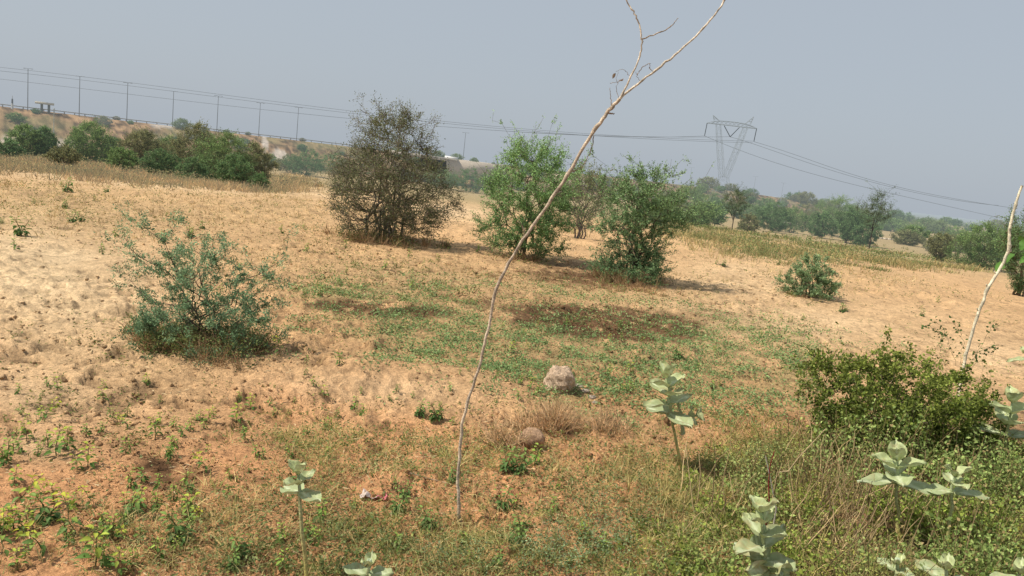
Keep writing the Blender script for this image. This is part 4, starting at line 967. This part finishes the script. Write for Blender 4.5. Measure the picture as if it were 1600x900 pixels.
# ------------------------------------------------------------------ weeds, one object per plant
def weed_proto(seed, H, nleaf, L, top, low, nst=1):
    g = np.random.default_rng(seed); w = MB(); f = MB()
    for sI in range(nst):
        lean = g.normal(0, .22, 2); s = np.linspace(0, 1, 6)[:, None]; hh = H*g.uniform(.7, 1.05)
        P = np.concatenate([lean[0]*hh*s**1.4, lean[1]*hh*s**1.4, hh*s], 1)+g.normal(size=(6, 3))*.004; P[0] = [g.normal()*.008, g.normal()*.008, -.02]
        tube(w, P, np.linspace(.0035, .0015, 6), (.16, .17, .06), 5)
        n = nleaf; t = np.sort(g.uniform(.12, 1., n)); i = t*5; c = np.stack([np.interp(i, range(6), P[:, k]) for k in range(3)], 1)
        az = np.arange(n)*2.4+g.normal(0, .4, n); el = np.where(t > .8, g.uniform(-.1, .9, n), g.uniform(-.5, .45, n))
        D = np.stack([np.cos(az)*np.cos(el), np.sin(az)*np.cos(el), np.sin(el)], 1)
        tubes(w, np.stack([c, c+D*L*.4], 1), .0012, .0009, np.tile([[.2, .22, .07]], (n, 1)), 3)
        c = c+D*L*.38
        m = np.clip((t-.45)*2+g.normal(0, .25, n), 0, 1)[:, None]; C = (np.array(low)*(1-m)+np.array(top)*m)*g.uniform(.8, 1.2, (n, 1))
        Nn = unit(np.array([0, 0, 1.])+g.normal(size=(n, 3))*.35)
        sz = L*(1.15-.5*t)*g.uniform(.75, 1.2, n)
        ovate(f, c, D, Nn, sz, sz*.58, C, droop=.35)
    return w, f
WP = [weed_proto(1, .20, 15, .05, (.50, .56, .08), (.12, .22, .05)), weed_proto(2, .15, 12, .042, (.36, .50, .09), (.12, .22, .05), 2),
      weed_proto(3, .24, 18, .055, (.58, .58, .06), (.14, .24, .06)), weed_proto(4, .12, 10, .038, (.30, .44, .09), (.10, .19, .05), 2), weed_proto(5, .17, 14, .045, (.25, .38, .09), (.10, .18, .05), 3),
      weed_proto(6, .22, 16, .055, (.62, .58, .05), (.34, .40, .06))]
wcache = {}
def weed(kind, px, py, sc, label, group='small leafy weeds on the bare soil'):
    b = ground(px, py)
    if kind not in wcache:
        o = empty('leafy_weed', b, label, 'weed', group, R.uniform(0, 6.28), sc)
        WP[kind][0].build('stem', M_leaf, o); WP[kind][1].build('leaves', M_leaf, o); wcache[kind] = o; return o
    return copy_tree(wcache[kind], b, R.uniform(0, 6.28), sc, label, group)
# named ones
for k, px, py, sc, lab in [
 (5, 8, 838, 1.1, 'bright yellow leaved weed at the bottom left corner edge'), (2, 22, 795, 1.1, 'yellow tipped weed just above the bright yellow weed at the left edge'), (2, 117, 845, 1.15, 'tall weed with one bright yellow drooping top, lower left'),
 (0, 152, 885, 1.35, 'sturdy green weed with yellow heart near the bottom left'), (0, 85, 712, 1.35, 'bushy yellow green weed clump at left, largest of its row'), (1, 105, 705, 1.3, 'green weed pressed against the bushy yellow green clump'),
 (4, 205, 812, 1.3, 'upright green weed above the brown litter patch'), (4, 75, 815, 1.2, 'dark leafy weed left of the yellow topped one'), (1, 10, 720, 1.1, 'green weed at the left edge beside the bushy clump'),
 (4, 810, 738, 1.25, 'bright green broad leaved weed in front of the rounded stone'), (4, 790, 735, 1.2, 'dark leafed weed at the left of the green weed by the stone'), (1, 835, 728, 1.3, 'light green weed touching the rounded stone'),
 (1, 440, 365, 2.6, 'lone bright green sprout on the sand left of the thorny tree'), (4, 33, 368, 4., 'bushy green weed on the far sand at the left edge'), (4, 113, 348, 3., 'green tuft on the far sand right of the left edge weed'),
 (4, 105, 300, 5., 'leafy weed at the near edge of the pale path'), (1, 640, 402, 2.2, 'weed at the right foot of the thorny tree'), (4, 1130, 415, 2.2, 'small weed on the sand left of the low blue green shrub'),
 (4, 680, 655, 1.2, 'flat dark weed cluster in the damp hollow'), (4, 655, 650, 1.1, 'dark weed at the left of the flat cluster in the hollow'), (1, 553, 640, .9, 'small weed in the middle of the damp hollow'),
 (1, 530, 570, .9, 'weed beside the mound left of the green patch'), (0, 370, 660, 1.0, 'dark weed with a yellow tip below the left shrub'), (0, 392, 640, .9, 'yellow tipped weed right of the dark one below the left shrub'),
 (0, 290, 815, 1.2, 'tall pale weed in the middle of the lower left'), (4, 280, 845, 1.3, 'grey green leafy weed under the tall pale one'), (1, 265, 712, 1.0, 'light green weed above the dark litter'), (2, 440, 555, .9, 'weed with a yellow flower right of the left shrub'),
 (4, 620, 800, 1.0, 'dark narrow leaved weed right of the milkweed stalk'), (1, 500, 812, 1.0, 'green sprig beside the slender milkweed'), (4, 1060, 560, 1.3, 'leafy weed behind the tall milkweed'), (0, 985, 585, 1.1, 'yellowish weed left of the tall milkweed')]:
    weed(k, px, py, sc*(.8 if sc < 1.6 else .5), lab)
g5 = np.random.default_rng(55)
def many(n, x0, x1, y0, y1, lab, kinds, s0=.4, s1=.85):
    for _ in range(n):
        px = g5.uniform(x0, x1); py = y0+(y1-y0)*g5.random()
        weed(int(g5.choice(kinds)), px, py, g5.uniform(s0, s1), lab)
many(56, 0, 330, 640, 895, 'small yellow green weed among others on the soil in the lower left', [0, 1, 3, 2, 1, 0])
many(40, 20, 520, 600, 720, 'small green weed on the crumbled soil below the left shrub', [1, 3, 3, 0], .35, .7)
many(30, 420, 980, 560, 700, 'small weed on the bare soil around the damp hollow', [3, 1, 3], .35, .65)
many(34, 780, 1240, 480, 620, 'small upright weed standing in the green creeping patch', [3, 1, 0], .4, .75)
many(30, 330, 950, 720, 895, 'small green weed between dry stalks in the lower middle', [3, 1, 4], .4, .8)
many(20, 200, 760, 330, 480, 'tiny weed on the sand between the left shrub and the thorny tree', [3, 1], .6, 1.1)
many(14, 0, 330, 290, 400, 'small weed on the pale sand at the far left', [3, 1, 4], .7, 1.4)
many(14, 1060, 1500, 400, 520, 'small weed on the open sand at right', [3, 1, 4], .6, 1.2)

# ------------------------------------------------------------------ near right bush (small round leaves) and undergrowth
b = ground(1385, 700)
wd, fd = shrub_data(seed=41, H=px_h(b, 560), Rad=px_w(b, 118), prof=[(0, .8), (.2, 1.), (.5, 1.05), (.75, .95), (.92, .65), (1, .3)], ns=12, n2=60, n3=700, n4=600, leafn=34, leafL=.026, leafW=.019,
               lcol=(.045, .075, .02), lcol2=(.15, .19, .05), bcol=(.22, .18, .11), tint=(1.9, 1.75, 1.3), shoot=.17, tr=.007, twr=.002, leafr=.05, zmin=.03)
o = empty('thorny_bush', b, 'dense dark green small leaved bush at right in front of the bare sand', 'bush'); wd.build('stems', M_bark, o); fd.build('crown', M_leaf, o)
# undergrowth mass
UND = [(1500,800,200,130,1.3),(1330,730,120,90,1.2),(1580,700,90,90,1.2),(1280,850,130,90,1.),(1480,640,120,50,.9),(1200,760,60,70,.7),(1600,600,60,40,.5),(1130,780,110,110,.75),(1010,860,80,60,.55),(1240,900,120,60,.9),(1760,740,170,160,1.2),(1900,900,200,160,1.2)]
mb = MB(); mbg = MB()
P, u, v, r = pick(40000, 2.2, 8, lambda P, u, v, r: (1-.8*np.clip(blobs(u, v-40, [(1335,770,60,75,1.2),(1270,700,30,40,.6)]), 0, 1))*np.clip(blobs(u, v-40, UND)*1.4-.3, 0, 1)*(.22+.78*patch(P, 2.6, 123, .42, .55))*.7, a0=4, a1=56)
hh = (.02+.75*np.clip(fbm(P[:, 0]*2.6, P[:, 1]*2.6, 77, 4)-.25, 0, 1))*R.uniform(.6, 1.25, len(P))*np.clip(blobs(u, v-40, UND)*1.4-.2, .25, 1)
hh = hh*1.2*np.clip((r-1.2)/2.4, .5, 1)*(.55+.45*sstep(1180, 1320, u))
# weed stems carrying leaves from top to mid height
n = len(P); st_ = rdir(n, 2.2); T = P+st_*hh[:, None]
s = np.linspace(0, 1, 4)[None, :, None]; SP = P[:, None]+(T-P)[:, None]*s+R.normal(size=(n, 4, 3))*.012*s
tubes(mbg, SP, .0024, .0013, (np.array([.15, .15, .05])*(1-R.random((n, 1)))+np.array([.38, .28, .14])*R.random((n, 1))), 3)
per = 15; idx = np.repeat(np.arange(n), per); f_ = 1-R.random(len(idx))**1.6*.75
B = P[idx]+(T-P)[idx]*f_[:, None]+R.normal(size=(len(idx), 3))*np.array([.028, .028, .014])
patchc = sstep(.4, .65, fbm(B[:, 0]*1.8, B[:, 1]*1.8, 88, 3))[:, None]
mix = np.clip(R.normal(.45, .3, (len(idx), 1)), 0, 1)
C = ((np.array([.10, .15, .035])*(1-mix)+np.array([.32, .38, .10])*mix)*(1-patchc)+(np.array([.13, .19, .07])*(1-mix)+np.array([.34, .42, .18])*mix)*patchc)*(R.uniform(.7, 1.2, n)[idx]*R.uniform(.75, 1.2, len(idx)))[:, None]
sp_ = (fbm(P[:, 0]*1.5+40, P[:, 1]*1.5, 131, 3)+R.normal(0, .07, n))[idx]
big = sp_ > .56; thin = sp_ < .43
Ls = np.where(big, 1.45, np.where(thin, 1.1, 1.))*R.uniform(.012, .026, len(idx)); Ws = Ls*np.where(big, .6, np.where(thin, .28, .7))
C = C*np.where(big[:, None], np.array([[.95, 1.05, .9]]), np.where(thin[:, None], np.array([[1.25, 1.1, .9]]), 1.)); C = C*np.array([1.4, 1.28, 1.1]); C[R.random(len(C)) < .08] = (.45, .34, .16)
leaves(mb, B, rdir(len(idx), .1), rdir(len(idx), 1.2), Ls, Ws, C)
P2, u2, v2, r2 = pick(12000, 2.2, 7, lambda P, u, v, r: np.clip(blobs(u, v-40, [(1270,790,110,100,1.5),(1120,750,130,100,1.),(1450,820,190,90,.5),(1210,660,70,50,.8),(1330,880,90,50,1.2)])*1.2-.2, 0, 1)*(.25+.75*patch(P, 2., 140, .4, .6))*.5, a0=4, a1=44)
grass(mbg, P2, 8, .05, .19, .0045, (.26, .25, .07), (.66, .54, .23), .5, .6)
grass(mb, P2[::2], 8, .05, .15, .004, (.10, .14, .035), (.24, .27, .08), .5, .5)
P3_, u3, v3, r3 = pick(9000, 2.6, 7, lambda P, u, v, r: np.clip(blobs(u, v-40, [(1330,775,75,85,1.2),(1250,740,60,60,.5),(1450,760,70,80,.35),(1120,760,60,60,.25)]), 0, 1)*.35, a0=4, a1=44)
n = len(P3_); T3_ = P3_+unit(rdir(n)*.45+np.array([0, 0, 1.]))*R.uniform(.15, .5, (n, 1)); s_ = np.linspace(0, 1, 5)[None, :, None]
tubes(mbg, P3_[:, None]+(T3_-P3_)[:, None]*s_+R.normal(size=(n, 5, 3))*.014*s_, .0038, .0018, np.array([.30, .21, .11])*(1-R.random((n, 1)))+np.array([.58, .44, .24])*R.random((n, 1)), 4)
grass(mbg, P3_[::4], 5, .04, .3, .006, (.30, .22, .10), (.66, .52, .27), .8, .9)
tag(mb.build('undergrowth', M_leaf), 'tangled green leafy undergrowth filling the lower right corner', 'undergrowth', None, 'stuff')
tag(mbg.build('undergrowth_stalks', M_straw), 'dry stalks and weed stems in the lower right undergrowth', 'stalks', None, 'stuff')
# grey green feathery seedlings near bottom centre
mb = MB(); P, u, v, r = pick(9000, 2.4, 5.5, lambda P, u, v, r: np.clip(blobs(u, v, [(950,850,60,50,1.3),(860,890,60,25,.8),(1000,790,50,40,.7),(680,885,60,20,.6),(760,890,60,20,.6),(870,870,40,30,.9)])-.2, 0, 1)*.7)
clumpleaves(mb, P, 26, .05, .14, .012, .007, (.15, .22, .10), (.32, .42, .22), .3)
tag(mb.build('feathery_seedlings', M_leaf), 'grey green feathery seedlings at the bottom edge right of centre', 'seedlings', None, 'stuff')
# creeper round the foot of the pale stick
o0 = ground(1490, 660); YC = o0[1]; mst = MB(); mlf = MB(); g = np.random.default_rng(8)
for pix in ([(1495, 570), (1480, 530), (1455, 512), (1440, 508)], [(1500, 570), (1505, 535), (1498, 515), (1490, 500)], [(1510, 575), (1530, 550), (1548, 545), (1560, 540)], [(1470, 570), (1468, 540), (1475, 515), (1462, 500)], [(1520, 572), (1524, 555), (1545, 520), (1552, 505)]):
    Pp = np.array([at_depth(x, y, YC) for x, y in pix]); t = np.linspace(0, 3, 16); Q = np.stack([np.interp(t, range(4), Pp[:, i]) for i in range(3)], 1)+g.normal(size=(16, 3))*.008
    tube(mst, Q, .0018, (.14, .14, .06), 4)
    k = 26; i = g.integers(2, 16, k); c = Q[i]+g.normal(size=(k, 3))*.02
    ovate(mlf, c, rdir(k, .1, g), rdir(k, 1., g), g.uniform(.02, .032, k), g.uniform(.018, .028, k), np.array([[.075, .13, .035]])*g.uniform(.7, 1.5, (k, 1)))
o = empty('climbing_creeper', o0, 'thin creeper with round dark leaves around the foot of the pale stick', 'creeper')
for m_, nm in ((mst, 'stems'), (mlf, 'leaves')):
    m_.V = [v_-o0 for v_ in m_.V]; m_.build(nm, M_leaf, o)
# broad leaved branch at right edge behind the stick
b = at_depth(1622, 480, 9.); b = on(b[0], b[1]); o = empty('broad_leaved_tree', b, 'bright green broad leaved sapling at the right edge behind the pale stick', 'tree')
mst = MB(); mlf = MB(); H = px_h(b, 345)
tube(mst, [(0.1, 0, -.05), (.05, 0, H*.5), (0, 0, H*.95)], [.012, .009, .005], (.12, .10, .06), 6)
k = 46; c = np.stack([g.normal(-.12, .22, k), g.normal(0, .15, k), H*.83+g.normal(0, .09, k)], 1)
for q in range(12): tube(mst, [(0.02, 0, H*(.55+.03*q)), c[q]], [.006, .003], (.12, .12, .05), 4)
ovate(mlf, c, unit(rdir(k, -.3, g)), rdir(k, 1.6, g), g.uniform(.10, .17, k), g.uniform(.08, .13, k), np.array([[.09, .20, .04]])*g.uniform(.7, 1.4, (k, 1)))
mst.build('trunk', M_bark, o); mlf.build('leaves', M_leaf, o)

# ------------------------------------------------------------------ light
EL = 54.; sh = unit(np.array([[1., .22, 0]]))[0]      # shadows fall to the right, slightly towards the viewer
el = rad(EL); L = np.array([sh[0]*math.cos(el), sh[1]*math.cos(el), -math.sin(el)])
sd = bpy.data.lights.new('sun', 'SUN'); sd.energy = 5.0; sd.angle = rad(.6); sd.color = (1, .925, .80)
so = bpy.data.objects.new('sun', sd); COL.objects.link(so); so.rotation_euler = Vector(L).to_track_quat('-Z', 'Y').to_euler()
w = bpy.data.worlds.new('World'); scene.world = w; w.use_nodes = True; nt = w.node_tree; nt.nodes.clear()
out = nt.nodes.new('ShaderNodeOutputWorld'); bg = nt.nodes.new('ShaderNodeBackground'); bg.inputs['Strength'].default_value = .1
sk = nt.nodes.new('ShaderNodeTexSky'); sk.sky_type = 'NISHITA'; sk.sun_disc = False; sk.sun_elevation = el
sk.sun_rotation = math.atan2(-L[0], -L[1]); sk.dust_density = 4.; sk.air_density = 1.2; sk.altitude = 250
mx = nt.nodes.new('ShaderNodeMix'); mx.data_type = 'RGBA'; mx.inputs[0].default_value = .84
mx.inputs[7].default_value = (4.75, 5.3, 5.95, 1)        # even summer haze
nt.links.new(sk.outputs[0], mx.inputs[6]); nt.links.new(mx.outputs[2], bg.inputs['Color']); nt.links.new(bg.outputs[0], out.inputs['Surface'])
scene.view_settings.view_transform = 'Standard'; scene.view_settings.look = 'None'; scene.view_settings.exposure = 0; scene.view_settings.gamma = 1
